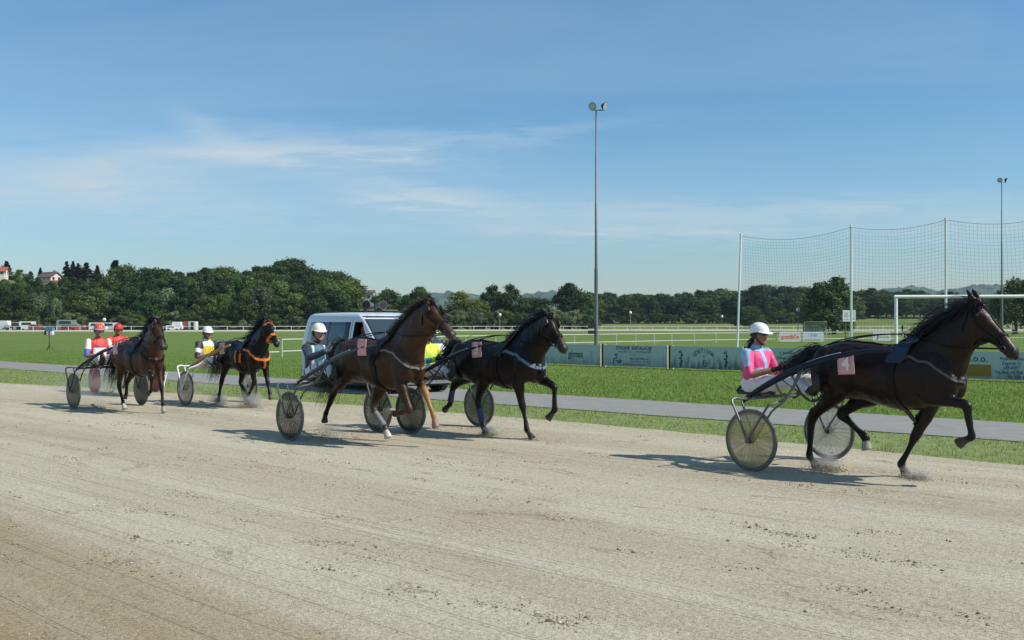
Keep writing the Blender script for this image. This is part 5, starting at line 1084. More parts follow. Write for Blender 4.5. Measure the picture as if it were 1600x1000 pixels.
# ------------------------------------------------------------------ far white rails and things parked behind them
def far_rail(label, u0, u1, dy, h=1.05, sp=3.4):
    dy = 11.5
    us = np.linspace(u0, u1, 7); pts = []
    for u in us: Y = FARY((u-800)/1600)+dy; pts.append(P_(u, Y))
    return rail('track_rail', label, pts, h, sp, mat('far_white', (.66, .67, .64), .5), 'white rails along the far side of the racetrack', .055, None, post_w=.13)
far_rail('white rail on the far left behind the parked vehicles\' field', -40, 180, 14, 1.2)
far_rail('white rail in front of the wood, behind the orange harnessed horse', 180, 480, 14, 1.2)
far_rail('white rail along the far meadow in the middle, either side of the tall mast', 560, 1160, 14, 1.15)
far_rail('white rail along the far meadow at right, behind the net', 1160, 1640, 14, 1.15)
def box_vehicle(name, label, cat, u, Y, L_, w, h, rz, body, cab=None, win=True, hood=0.0, group='vehicles parked by the wood'):
    x, y = P_(u, Y); t = thing(name, label, cat, (x, y, 0), rz, group); r = .33
    b = MB(); bh = h*.56 if hood else h*.62; prof = [(0, .35), (0, h*.85), (.10, h), (L_*(.62 if hood else .80), h), (L_*(.78 if hood else .93), h*.60 if hood else h*.55), (L_, h*.52 if hood else h*.45), (L_, .35)]
    n = len(prof); V = [(px, -w/2*(1 if pz < h*.7 else .88), pz) for px, pz in prof] + [(px, w/2*(1 if pz < h*.7 else .88), pz) for px, pz in prof]; F = [(i, (i+1) % n, n+(i+1) % n, n+i) for i in range(n)] + [tuple(range(n-1, -1, -1)), tuple(range(n, 2*n))]
    b.add(V, F); b.build('body', body, t, False, bevel=.06)
    if win:
        for s in (-1, 1):
            b = MB(); b.add([(L_*.12, s*(w/2*.97+.02), h*.64), (L_*.66, s*(w/2*.97+.02), h*.64), (L_*.60, s*(w/2*.9+.02), h*.90), (L_*.14, s*(w/2*.9+.02), h*.90)], [(0, 1, 2, 3)]); b.build('window', M_glass, t)
        b = MB(); xa, xb = (L_*.64, L_*.77) if hood else (L_*.815, L_*.925); b.add([(xb+.03, -w*.40, h*.62), (xb+.03, w*.40, h*.62), (xa+.03, w*.36, h*.96), (xa+.03, -w*.36, h*.96)], [(0, 1, 2, 3)]); b.build('windscreen', M_glass, t)
    for px in (L_*.2, L_*.8):
        for s in (-1, 1):
            b = MB(); b.tube([(px, s*(w/2-.12), r), (px, s*(w/2+.02), r)], r, n=18); b.build('wheel', M_rubber, t)
    return t
wv = mat('vehicle_white', (.70, .71, .71), .35, coat=.3); rv = mat('vehicle_red', (.42, .04, .04), .35, coat=.3); gv = mat('vehicle_grey', (.26, .29, .30), .35, coat=.3); bv = mat('vehicle_blue', (.10, .20, .36), .4); tv = mat('vehicle_teal', (.22, .30, .27), .4); rust = mat('rust_red', (.30, .09, .06), .7, noise_amt=.2)
box_vehicle('box_truck', 'white box truck at the left frame edge before the wood', 'truck', -14, 256, 5.5, 2.2, 2.6, 0, wv, win=False)
box_vehicle('van', 'small white van parked behind the grey tractor', 'van', 31, 258, 4.6, 1.9, 2.4, .2, wv)
box_vehicle('car', 'dark red car parked between the white van and the blue topped box', 'car', 46, 256, 4.2, 1.75, 1.7, .1, rust, hood=1)
box_vehicle('camper', 'grey green camper with pale roof parked before the wood', 'camper', 90, 257, 5.6, 2.2, 2.8, .1, tv)
box_vehicle('car', 'bright red car standing in front of the grey green camper', 'car', 97, 251, 4.0, 1.7, 1.55, -.1, rv, hood=1)
box_vehicle('trailer', 'faded red trailer right of the bright red car', 'trailer', 114, 253, 3.6, 1.8, 1.5, .05, rust, win=False)
box_vehicle('jeep', 'white jeep parked just left of the orange helmet', 'car', 140, 253, 4.2, 1.8, 2.1, .1, wv)
box_vehicle('van', 'white van partly hidden between the two red capped drivers', 'van', 160, 258, 4.6, 1.9, 2.1, .0, wv)
box_vehicle('horse_trailer', 'white roofed horse trailer right of the leftmost horse\'s head', 'trailer', 270, 254, 2.6, 1.8, 2.3, 0, wv, win=False)
box_vehicle('car', 'small white car beside the horse trailers', 'car', 259, 252, 3.2, 1.6, 1.4, .3, wv, hood=1)
box_vehicle('horse_trailer', 'red horse trailer standing against a white open one', 'trailer', 287, 255, 2.0, 1.8, 2.4, 0, mat('trailer_red', (.36, .06, .08), .5), win=False)
def open_trailer():
    x, y = P_(296, 253); t = thing('horse_trailer', 'white horse trailer with its dark doorway open', 'trailer', (x, y, 0), 0, 'vehicles parked by the wood'); b = MB(); b.box((.95, 0, 1.35), (1.9, 1.8, 2.1)); b.build('body', wv, t, bevel=.06)
    b = MB(); b.box((1.05, -.91, 1.35), (.85, .04, 1.75)); b.build('doorway', M_black, t); b = MB(); b.box((1.55, -1.3, 1.35), (.05, .75, 1.7)); b.build('door', gv, t)
    for px in (.5, 1.3): b = MB(); b.tube([(px, -.95, .3), (px, -.75, .3)], .3, n=16); b.build('wheel', M_rubber, t)
open_trailer()
def tractor():
    x, y = P_(8, 250); t = thing('tractor', 'grey tractor with a big rear wheel at the far left', 'tractor', (x, y, 0), 0.1, 'vehicles parked by the wood')
    b = MB(); b.box((.9, 0, 1.05), (1.9, .8, .7)); b.box((.2, 0, 1.35), (.8, .75, .3)); b.build('hood', gv, t, bevel=.05); b = MB(); b.box((2.3, 0, 1.6), (1.3, 1.4, .9)); b.build('cab', M_glass, t, bevel=.05); b = MB(); b.box((2.3, 0, 2.1), (1.5, 1.55, .14)); b.build('roof', mat('roof_pale', (.5, .52, .52), .5), t, bevel=.03)
    for px, r in ((.2, .45), (2.6, .75)):
        for s in (-1, 1): b = MB(); b.tube([(px, s*.65, r), (px, s*1.0, r)], r, n=20); w = b.build('wheel', M_rubber, t); b = MB(); b.tube([(px, s*.8, r), (px, s*1.02, r)], r*.5, n=14); b.build('rim', mat('rim_pale', (.4, .41, .38), .6), w)
tractor()
def speaker_stand():
    Y = 64; x, y = P_(77, Y); t = thing('loudspeaker_stand', 'blue topped white box on a tripod in the left field', 'loudspeaker', (x, y, 0)); b = MB(); b.tube([(0, 0, .10), (0, 0, 1.0)], .022, n=8); b.tube([(0, 0, .1), (0, 0, .55)], .03, n=8); b.build('pole', M_dkmetal, t)
    for a in (.3, 2.4, 4.5): b = MB(); b.tube([(0, 0, .42), (.30*math.cos(a), .30*math.sin(a), .02)], .014, n=6); b.build('leg', M_dkmetal, t)
    b = MB(); b.box((.02, 0, 1.13), (.46, .30, .28)); b.build('cabinet', mat('cabinet_white', (.55, .60, .66), .5), t, bevel=.02); b = MB(); b.box((.02, 0, 1.37), (.52, .36, .19)); b.build('cover', mat('cover_blue', (.08, .19, .36), .6), t, bevel=.03); b = MB(); b.box((-.18, -.155, 1.12), (.14, .012, .24)); b.build('grille', M_black, t); b = MB(); b.box((.07, -.156, 1.13), (.10, .012, .20)); b.build('label_panel', rv, t)
speaker_stand()
def walker(label, u, Y, h, shirt):
    x, y = P_(u, Y); t = thing('person', label, 'person', (x, y, float(field_z(x, Y))), .4); s = h/1.75; b = MB()
    for sg in (-1, 1):
        b.tube([(0, sg*.09, .9), (.03*sg, sg*.10, .48), (-.02*sg, sg*.10, .06), (.08, sg*.10, .03)], np.array([.085, .06, .042, .035])*1, n=10, sub=3, dome=True); b.tube([(0, sg*.2, 1.42), (.04, sg*.25, 1.14), (.14, sg*.23, .92)], [.055, .042, .03], n=8, sub=3, dome=True); b.ball((.17, sg*.23, .86), (.04, .025, .05), 8, 6)
    b.tube([(0, 0, .86), (0, 0, 1.1), (0, 0, 1.38), (0, 0, 1.46)], [.11, .10, .11, .06], [.16, .14, .19, .08], (0, 1, 0), 14, 3, True); b.tube([(0, 0, 1.44), (0, 0, 1.56)], .05, n=8); b.ball((.01, 0, 1.64), (.095, .075, .12), 12, 8)
    me = voxel(b, .016, 2); co = verts_of(me); c = np.tile(np.array((.33, .17, .11)), (len(co), 1)); paint(me, c); me.materials.append(MATS['skin_tone']); link_obj('body', me, t); t.scale = (s, s, s)
    b = MB(); b.tube([(0, 0, .92), (0, 0, 1.1), (0, 0, 1.38), (0, 0, 1.47)], [.125, .115, .125, .07], [.175, .155, .205, .09], (0, 1, 0), 14, 3); b.build('shirt', shirt, t); b = MB()
    for sg in (-1, 1): b.tube([(0, sg*.09, .93), (.03*sg, sg*.10, .48), (-.02*sg, sg*.10, .10)], [.10, .072, .055], n=10, sub=3)
    b.build('trousers', M_dkblue, t); b = MB(); b.ball((-.01, 0, 1.68), (.10, .082, .10), 12, 8); b.build('hair', M_hair, t)
walker('distant person in a pale shirt on the far meadow at right', 1583, 150, 1.7, mat('shirt_pale', (.6, .6, .58), .8)); walker('distant person in dark clothes by the far rail, behind the goal post', 1410, 190, 1.7, mat('shirt_dark', (.03, .03, .035), .8))
# ------------------------------------------------------------------ the white van on the path
def van():
    d = -PD if PD[0] < 0 else PD; d = d if d[0] > 0 else -d; nrm = PQ; p = PN0 - PD*0 ; s0 = None
    # rear near corner stands on the path edge where the ray u=470 meets it
    base = PN0 + PQ*1.15; k = (470-800)/1600; tt = (k*base[1]-base[0])/(PD[0]-k*PD[1]); rc = base + PD*tt
    d = np.array([math.cos(R(53)), -math.sin(R(53))]); c = rc + np.array([-d[1], d[0]])*.95; rz = math.atan2(d[1], d[0]); t = thing('van', 'white minibus with two loudspeakers on its roof, on the asphalt path', 'van', (c[0], c[1], 0.012), rz)
    white = mat('van_white', (.66, .69, .72), .28, coat=.6, noise_amt=.03)
    Lz = [(.22, .05, 4.72, .90), (.34, .0, 4.84, .945), (.62, -.02, 4.86, .955), (.80, -.02, 4.80, .955), (.95, -.01, 4.66, .952), (1.05, .0, 4.45, .950), (1.16, .01, 4.16, .945), (1.40, .05, 3.83, .91), (1.62, .10, 3.52, .865), (1.78, .12, 3.26, .83), (1.875, .17, 3.02, .785), (1.925, .26, 2.80, .70), (1.945, .55, 2.5, .50)]
    Z = np.array([q[0] for q in Lz]); XR = lambda z: float(np.interp(z, Z, [q[1] for q in Lz])); XF = lambda z: float(np.interp(z, Z, [q[2] for q in Lz])); WH = lambda z: float(np.interp(z, Z, [q[3] for q in Lz]))
    RF = lambda z, w: min(.30 if z < 1.0 else .13 if z > 1.16 else .30-.17*(z-1.0)/.16, w*.6)
    def ring(z):
        xr, xf, w = XR(z), XF(z), WH(z); rr, rf = min(.10, w*.5), RF(z, w); V = []
        for cx, cy, r0, a0, r_ in ((xf-rf, w-rf, rf, 0, rf), (xr+rr, w-rr, rr, 90, rr), (xr+rr, -w+rr, rr, 180, rr), (xf-rf, -w+rf, rf, 270, rf)):
            for q in range(6): a = R(a0+q*18); V.append((cx+r_*math.cos(a), cy+r_*math.sin(a), z))
        return V
    zs = np.array(catmull(Z[:, None], 2))[:, 0]; V = []; 
    for z in zs: V += ring(z)
    n = 24; m = len(zs); F = [(i*n+j, i*n+(j+1) % n, (i+1)*n+(j+1) % n, (i+1)*n+j) for i in range(m-1) for j in range(n)] + [tuple(range(n-1, -1, -1)), tuple((m-1)*n+j for j in range(n))]
    b = MB(); b.add(V, F); body = b.build('body', white, t)
    cut = MB(); cut.add([(2.86, -1.2, 1.08), (3.78, -1.2, 1.08), (3.24, -1.2, 1.70), (2.86, -1.2, 1.70), (2.86, .55, 1.08), (3.78, .55, 1.08), (3.24, .55, 1.70), (2.86, .55, 1.70)], [(0, 1, 2, 3), (7, 6, 5, 4), (0, 4, 5, 1), (1, 5, 6, 2), (2, 6, 7, 3), (3, 7, 4, 0)])
    me_c = cut.build('tmpcut', M_black, t, False); bpy.context.view_layer.update(); body.data.materials.append(M_black)
    bo = body.modifiers.new('cut', 'BOOLEAN'); bo.operation = 'DIFFERENCE'; bo.object = me_c; bo.solver = 'EXACT'; bo.material_mode = 'TRANSFER'
    M_cab = mat('cab_lining', (.05, .05, .052), .8); cut2 = MB(); cut2.box((2.75, -.06, 1.27), (1.5, 1.36, .78)); me_d = cut2.build('tmpcab', M_cab, None, False); me_d.parent = t; body.data.materials.append(M_cab)
    b2 = body.modifiers.new('cab', 'BOOLEAN'); b2.operation = 'DIFFERENCE'; b2.object = me_d; b2.solver = 'EXACT'; b2.material_mode = 'TRANSFER'
    dg = bpy.context.evaluated_depsgraph_get(); me = bpy.data.meshes.new_from_object(body.evaluated_get(dg), depsgraph=dg); body.modifiers.clear(); body.data = me; bpy.data.objects.remove(me_c); bpy.data.objects.remove(me_d)
    def side(name, quad, m_, s=-1, off=.005, parent=None):
        (xa, za), (xb, zb), (xc, zc), (xd, zd) = quad; b = MB()
        def f(u, v): x = (xa*(1-u)+xb*u)*(1-v)+(xd*(1-u)+xc*u)*v; z = (za*(1-u)+zb*u)*(1-v)+(zd*(1-u)+zc*u)*v; return (x, s*(WH(z)+off), z)
        b.grid(f, 8, 8); o = b.build(name, m_, parent or t); o.modifiers.new('s', 'SOLIDIFY').thickness = .004; return o
    for s in (-1, 1):
        side('side_window', [(.30, 1.10), (2.66, 1.10), (2.66, 1.70), (.42, 1.70)], M_glass, s)
        side('window_pillar', [(1.52, 1.09), (1.57, 1.09), (1.57, 1.71), (1.52, 1.71)], M_black, s, .008)
        if s > 0: side('door_window', [(2.86, 1.08), (3.78, 1.08), (3.24, 1.70), (2.86, 1.70)], M_glass, s)
        side('door_seam', [(2.74, .36), (2.752, .36), (2.752, 1.76), (2.74, 1.76)], M_black, s); side('door_seam', [(1.40, .36), (1.41, .36), (1.41, 1.09), (1.40, 1.09)], M_black, s); side('slide_rail', [(.35, 1.0), (1.40, 1.0), (1.40, 1.025), (.35, 1.025)], M_dkmetal, s)
        side('rub_strip', [(.30, .60), (3.95, .60), (3.95, .68), (.30, .68)], M_black, s, .012); side('door_handle', [(2.88, .93), (3.04, .93), (3.04, .965), (2.88, .965)], M_black, s, .025)
        b = MB(); b.ball((3.92, s*1.06, 1.14), (.06, .11, .13), 12, 8); b.tube([(3.9, s*.92, 1.08), (3.92, s*1.04, 1.10)], .025, n=8); b.build('wing_mirror', M_black, t)
        b = MB(); b.box((.02, s*.84, 1.0), (.05, .12, .42)); b.build('tail_light', rv, t)
        b = MB(); b.box((4.66, s*.72, .80), (.25, .36, .20)); b.build('headlight', mat('headlight_glass', (.6, .62, .64), .1, .2), t, bevel=.04)
        for x in (.98, 3.98):
            b = MB(); b.tube([(x, s*.74, .325), (x, s*.955, .325)], .325, n=28); w_ = b.build('wheel', M_rubber, t); b = MB(); b.tube([(x, s*.94, .325), (x, s*.968, .325)], .20, n=20); b.build('hub_cap', M_grey, w_); b = MB(); b.tube([(x, s*.80, .35), (x, s*.952, .35)], .385, n=28); b.build('wheel_arch', M_black, t)
    b = MB()
    def ws(u, v): z = 1.17+.68*v; wf = WH(z); r_ = RF(z, wf); w = wf-.035; y = (u-.5)*2*w; k_ = max(0, abs(y)-(wf-r_)); return (XF(z)+.007-r_+math.sqrt(max(0, r_*r_-k_*k_)), y, z)
    b.grid(ws, 40, 8); o = b.build('windscreen', mat('windscreen_glass', (.035, .05, .06), .05, spec=.8), t); o.modifiers.new('s', 'SOLIDIFY').thickness = .005
    b = MB(); b.box((4.70, 0, .46), (.36, 1.78, .30)); b.build('bumper', M_black, t, bevel=.06); b = MB(); b.box((.02, 0, .46), (.20, 1.84, .26)); b.build('bumper', M_black, t, bevel=.06); b = MB(); b.box((4.80, 0, .80), (.10, .9, .16)); b.build('grille', M_black, t, bevel=.02)
    b = MB(); b.box((2.4, 0, .24), (4.3, 1.70, .14)); b.build('underbody', M_black, t)
    # two horn loudspeakers on a roof bar
    b = MB(); b.tube([(2.55, -.55, 2.0), (2.55, .55, 2.0)], .02, n=8); b.tube([(2.55, -.45, 1.93), (2.55, -.45, 2.0)], .018, n=6); b.tube([(2.55, .45, 1.9), (2.55, .45, 2.0)], .018, n=6); b.build('roof_bar', M_black, t)
    for y, yaw in ((-.30, -.95), (.06, -.05)):
        fw = Vector((math.cos(yaw), math.sin(yaw), 0)); c_ = Vector((2.55, y, 2.13)); b = MB(); b.tube([tuple(c_-fw*.20), tuple(c_-fw*.12), tuple(c_-fw*.02), tuple(c_+fw*.10), tuple(c_+fw*.13)], [.06, .068, .05, .112, .116], n=18); h_ = b.build('loudspeaker', mat('horn_grey', (.10, .11, .12), .5), t)
        b = MB(); b.tube([tuple(c_+fw*.131), tuple(c_+fw*.136)], .10, n=18); b.build('horn_mouth', M_black, h_); b = MB(); b.tube([(2.55, y, 2.0), (2.55, y, 2.1)], .02, n=6); b.build('bracket_or_gap', M_black, h_)
    b = MB(); b.tube([(2.75, -.5, 1.90), (2.95, -.46, 2.06)], .006, n=5); b.build('aerial', M_black, t)
    # the man at the wheel
    th = rz; cx, sx_ = math.cos(th), math.sin(th); lx, ly = 2.80, -.58; mp = thing('person', 'man in light blue shirt at the wheel of the white minibus', 'person', (c[0]+cx*lx-sx_*ly, c[1]+sx_*lx+cx*ly, .80), rz); b = MB()
    b.tube([(0, 0, .10), (.0, 0, .35), (-.02, 0, .50), (-.01, 0, .56)], [.12, .13, .11, .06], [.18, .20, .20, .08], (0, 1, 0), 14, 3, True); b.tube([(-.01, 0, .54), (.02, 0, .64)], .055, n=10); b.ball((.03, 0, .74), (.10, .078, .125), 14, 10); b.ball((.12, 0, .72), (.02, .014, .02), 8, 6); b.ball((.07, 0, .65), (.05, .05, .04), 8, 6)
    for sg in (-1, 1): b.tube([(-.01, sg*.2, .46), (.10, sg*.26, .24), (.36, sg*.16, .30)], [.06, .048, .035], n=10, sub=3, dome=True); b.ball((.42, sg*.15, .31), (.05, .03, .04), 8, 6); b.ball((.02, sg*.078, .73), (.018, .01, .03), 8, 6)
    me = voxel(b, .012, 2); paint(me, np.tile(np.array((.36, .18, .12)), (len(me.vertices), 1))); me.materials.append(MATS['skin_tone']); link_obj('body', me, mp)
    b = MB(); b.tube([(0, 0, .08), (.0, 0, .35), (-.02, 0, .50), (-.01, 0, .57)], [.135, .145, .125, .075], [.195, .215, .215, .095], (0, 1, 0), 14, 3, True)
    for sg in (-1, 1): b.tube([(-.01, sg*.2, .46), (.08, sg*.25, .28)], [.078, .066], n=10, dome=True)
    me = voxel(b, .014, 2); me.materials.append(mat('light_blue_shirt', (.22, .42, .60), .8)); link_obj('shirt', me, mp); b = MB(); b.ball((.0, 0, .79), (.105, .085, .095), 12, 8); b.build('hair', M_hair, mp)
van()
# ------------------------------------------------------------------ houses on the wooded hill, building behind the trees
def house(name, label, u, v_base, Y, w, d, h, rh, rz, wall, roof, group='houses on the wooded hill'):
    x, y = P_(u, Y); z = H + (507-v_base)/1600*Y; t = thing(name, label, 'house', (x, y, z), rz, group); b = MB(); b.box((0, 0, h/2-1.5), (w, d, h+3)); b.add([(-w/2, -d/2, h), (-w/2, d/2, h), (-w/2, 0, h+rh-.1), (w/2, -d/2, h), (w/2, d/2, h), (w/2, 0, h+rh-.1)], [(0, 2, 1), (3, 4, 5)]); b.build('wall', wall, t, False)
    b = MB(); o = .5
    for s in (-1, 1): b.add([(-w/2-o, s*(d/2+o), h-o*rh/(d/2)), (w/2+o, s*(d/2+o), h-o*rh/(d/2)), (w/2+o, 0, h+rh), (-w/2-o, 0, h+rh)], [(0, 1, 2, 3)])
    r = b.build('roof', roof, t, False); r.modifiers.new('s', 'SOLIDIFY').thickness = .18; b = MB(); b.box((w*.2, .8, h+rh), (.6, .6, 1.4)); b.build('chimney', mat('chimney_brick', (.25, .16, .13), .8), r)
    for k in range(3):
        b = MB(); b.box((-w/2+w*(k+.5)/3, -d/2-.02, h*.55), (1.1, .06, 1.2)); f = b.build('window', M_white, t); b = MB(); b.box((-w/2+w*(k+.5)/3, -d/2-.055, h*.55), (.9, .03, 1.0)); b.build('pane', M_glass, f)
        if k < 2: b = MB(); b.box((w/2+.02, -d/4+k*d/2, h*.55), (.06, 1.0, 1.1)); f = b.build('window', M_white, t); b = MB(); b.box((w/2+.055, -d/4+k*d/2, h*.55), (.03, .85, .95)); b.build('pane', M_glass, f)
wcream, wpink = mat('render_cream', (.62, .58, .50), .8), mat('render_pink', (.68, .52, .45), .8); rred = mat('roof_red', (.30, .09, .055), .75, noise_amt=.2); rbrown = mat('roof_brown', (.13, .09, .08), .75, noise_amt=.2); rgrey = mat('roof_grey', (.26, .27, .29), .75, noise_amt=.2)
house('house', 'pink walled house with long brown roof high on the hill', 78, 440, 340, 6.2, 4.2, 1.7, 1.4, -.5, wpink, rbrown)
house('house', 'house with bright red roof below the pink walled one', 87, 449, 326, 4.2, 4, .9, 1.2, -.3, wcream, rred)
house('house', 'house with orange red roof at the left frame edge of the hill', -3, 430, 335, 5, 4.5, 1.4, 1.2, .2, wcream, rred)
house('house', 'white gabled house right of the tall spruces on the hill', 125, 432, 345, 4.5, 5, 1.6, 1.7, 1.2, mat('render_white', (.72, .71, .66), .8), rbrown)
house('house', 'small cream house with grey roof, rightmost on the hill', 147, 437, 345, 5, 5, 1.8, 1.4, .4, mat('render_white', (.72, .71, .66), .8), rgrey)
house('building', 'low pale building with flat brown roof above the trees, right of the hill', 562, 473, 330, 9, 8, 3.2, .7, .1, wcream, rbrown, None)

# ------------------------------------------------------------------ vegetation
def woods():
    # edge of the wood on the left, foot of the hill
    front = [(-30, 452, 'oak', 1.0), (2, 446, 'ash', 1.0), (30, 452, 'oak', 1.1), (57, 456, 'willow', 1.1), (88, 466, 'willow', .9), (112, 452, 'ash', 1.1), (145, 448, 'ash', 1.1), (170, 456, 'willow', .9), (200, 446, 'oak', 1.1), (232, 452, 'oak', 1.0), (262, 450, 'willow', .9), (290, 446, 'oak', 1.1), (322, 458, 'ash', .9), (350, 456, 'ash', 1.0), (380, 452, 'oak', 1.0), (408, 448, 'willow', 1.15), (436, 462, 'oak', .9), (462, 455, 'ash', .9), (490, 452, 'oak', 1.1), (522, 448, 'oak', 1.1)]
    nm = {'oak': 'dark round tree', 'ash': 'broad green tree', 'willow': 'pale grey green willow', 'poplar': 'tall narrow tree', 'spruce': 'dark pointed spruce'}
    for u, v, k, w in front: tree('tree', k, u, v, 268+trng.uniform(-5, 8), nm[k]+' at the foot of the wooded hill, behind the parked vehicles', 'trees at the foot of the wooded hill', w, basez=0)
    for u in range(-34, 545, 19):
        v = 432+trng.uniform(-6, 8) + (4 if 55 < u < 100 else 6 if u < 160 else 0); k = trng.choice(('oak', 'ash', 'oak', 'poplar')); tree('tree', k, u+trng.uniform(-6, 6), v, 292+trng.uniform(-6, 6), nm[k]+' halfway up the wooded hill at left', 'trees on the slope of the wooded hill', 1.0)
    for u in range(-34, 548, 15):
        if 60 < u < 92 or 120 < u < 128: continue
        tree('tree', trng.choice(('oak', 'ash', 'oak')), u+trng.uniform(-5, 5), 426+trng.uniform(-5, 6)-(8 if 415 < u < 475 else 0)+(7 if u < 172 else 0), 318+trng.uniform(-5, 5), 'dark green tree just below the crest of the wooded hill', 'trees below the crest of the wooded hill', 1.15)
    ridge = [(-20, 424), (30, 416), (48, 422), (150, 424), (198, 414), (216, 420), (238, 416), (256, 419), (278, 423), (300, 421), (322, 420), (338, 414), (352, 414), (372, 420), (388, 416), (404, 416), (424, 408), (440, 402), (456, 404), (470, 410), (486, 418), (505, 420), (520, 420), (536, 424)]
    for u, v in ridge: k = trng.choice(('oak', 'ash', 'oak', 'poplar')); tree('tree', k, u, v+trng.uniform(-5, 4), 338+trng.uniform(-8, 8), nm[k]+' on the crest of the wooded hill against the sky', 'trees along the crest of the wooded hill', 1.2)
    for u, v, lb in ((10, 408, 'dark spruce standing alone on the hill at the left frame edge'), (104, 408, 'leftmost of the tall spruces between the hill houses'), (114, 408, 'second of the tall spruces between the hill houses'), (122, 411, 'third of the tall spruces, behind the white gabled house'), (135, 410, 'broad spruce right of the white gabled house'), (180, 407, 'pointed spruce rising alone above the left wood'), (63, 418, 'small spruce left of the long brown roof'), (152, 415, 'small spruce by the rightmost hill house')): tree('spruce', 'spruce', u, v, 342, lb, 'spruces on the hill', 2.1 if u in (10, 135) else 1.5)
    # undergrowth along the wood edge
    for u in range(-30, 560, 17): tree('shrub', trng.choice(('shrub', 'shrub', 'pale_shrub')), u+trng.uniform(-5, 5), 493+trng.uniform(-9, 7), 262, 'green shrub in the undergrowth below the left wood', 'shrubs along the edge of the left wood', 1.25, basez=0)
    # middle: loose trees and pale scrub
    for u, v, k, w, lb in ((566, 470, 'ash', 1.2, 'low green tree in front of the pale flat roofed building'), (588, 458, 'ash', 1.0, 'loose tree right of the pale flat roofed building'), (606, 448, 'ash', .9, 'airy tree above the van roof'), (634, 460, 'oak', 1.0, 'dark tree behind the loudspeakers'), (655, 446, 'oak', 1.0, 'round tree behind the chestnut horse\'s ears'), (720, 452, 'ash', 1.15, 'yellowish green tree right of the chestnut horse\'s head'), (748, 466, 'ash', .9, 'smaller yellowish tree beside the pale scrub'), (768, 442, 'oak', .9, 'tall dark tree above the left of the pale scrub'), (795, 441, 'oak', .95, 'tallest dark tree above the pale scrub'), (825, 458, 'oak', 1.0, 'dark tree left of the nearly black horse\'s ears'), (848, 460, 'oak', 1.0, 'dark tree directly behind the nearly black horse\'s ears'), (890, 440, 'oak', 1.15, 'big dark tree left of the tall mast'), (915, 450, 'oak', 1.0, 'dark tree just left of the tall mast')): tree('tree', k, u, v, 300+trng.uniform(-8, 8), lb, None, w, tint=(1.5, 1.3, .9) if 'yellowish' in lb else None)
    for u in range(690, 930, 10): tree('shrub', trng.choice(('pale_shrub', 'pale_shrub', 'shrub')), u, 485+trng.uniform(-4, 6), 285, 'pale willow scrub before the dark trees in the middle', 'pale scrub in the middle', 1.1)
    for u in range(556, 690, 16): tree('shrub', 'shrub', u, 482+trng.uniform(-6, 6), 292, 'green bush behind the white van', 'bushes behind the van', 1.4)
    # right: long wood beyond the meadow
    for row, (Y, v0, st, lb) in enumerate(((430, 463, 11, 'dark tree in the front edge of the long wood at right'), (470, 455, 11, 'dark tree deeper in the long wood at right'))):
        for u in range(925-row*10, 1650, st):
            v = v0 + 5*math.sin(u*.013+row) + trng.uniform(-5, 4) - (4 if 1000 < u < 1240 else 0) - (3 if u > 1360 else 0); k = trng.choice(('oak', 'oak', 'ash', 'poplar')); tree('tree', k, u+trng.uniform(-5, 5), v, Y+trng.uniform(-10, 10), lb, 'trees of the long wood beyond the right meadow', 1.3)
    for u in range(925, 1640, 12):
        if not 1350 < u < 1500: tree('shrub', 'shrub', u+trng.uniform(-5, 5), 489+trng.uniform(-3, 3), 418, 'dark shrub at the foot of the long wood beyond the right meadow', 'shrubs at the foot of the long wood', 1.4)
    for u, v, k, Y, w, lb, tn in ((1172, 476, 'ash', 330, 1.2, 'grey green tree left of the shelter, in front of the long wood', None), (1152, 470, 'oak', 345, 1.0, 'dark tree behind the leftmost net pole', None), (1286, 436, 'poplar', 172, 1.4, 'tall leafy tree towering beside the shelter', (1.3, 1.3, 1.2)), (1304, 430, 'poplar', 176, 1.5, 'tallest tree behind the net, just right of the shelter', (1.3, 1.3, 1.2)), (1324, 470, 'willow', 182, .9, 'pale low tree behind the white notice', None), (1588, 430, 'ash', 178, 1.1, 'big green tree at the right frame edge behind the slim mast', None), (1616, 440, 'oak', 182, 1.1, 'dark tree beyond the right frame edge', None)): tree('tree', k, u, v, Y, lb, None, w, tint=tn, basez=0)
woods()
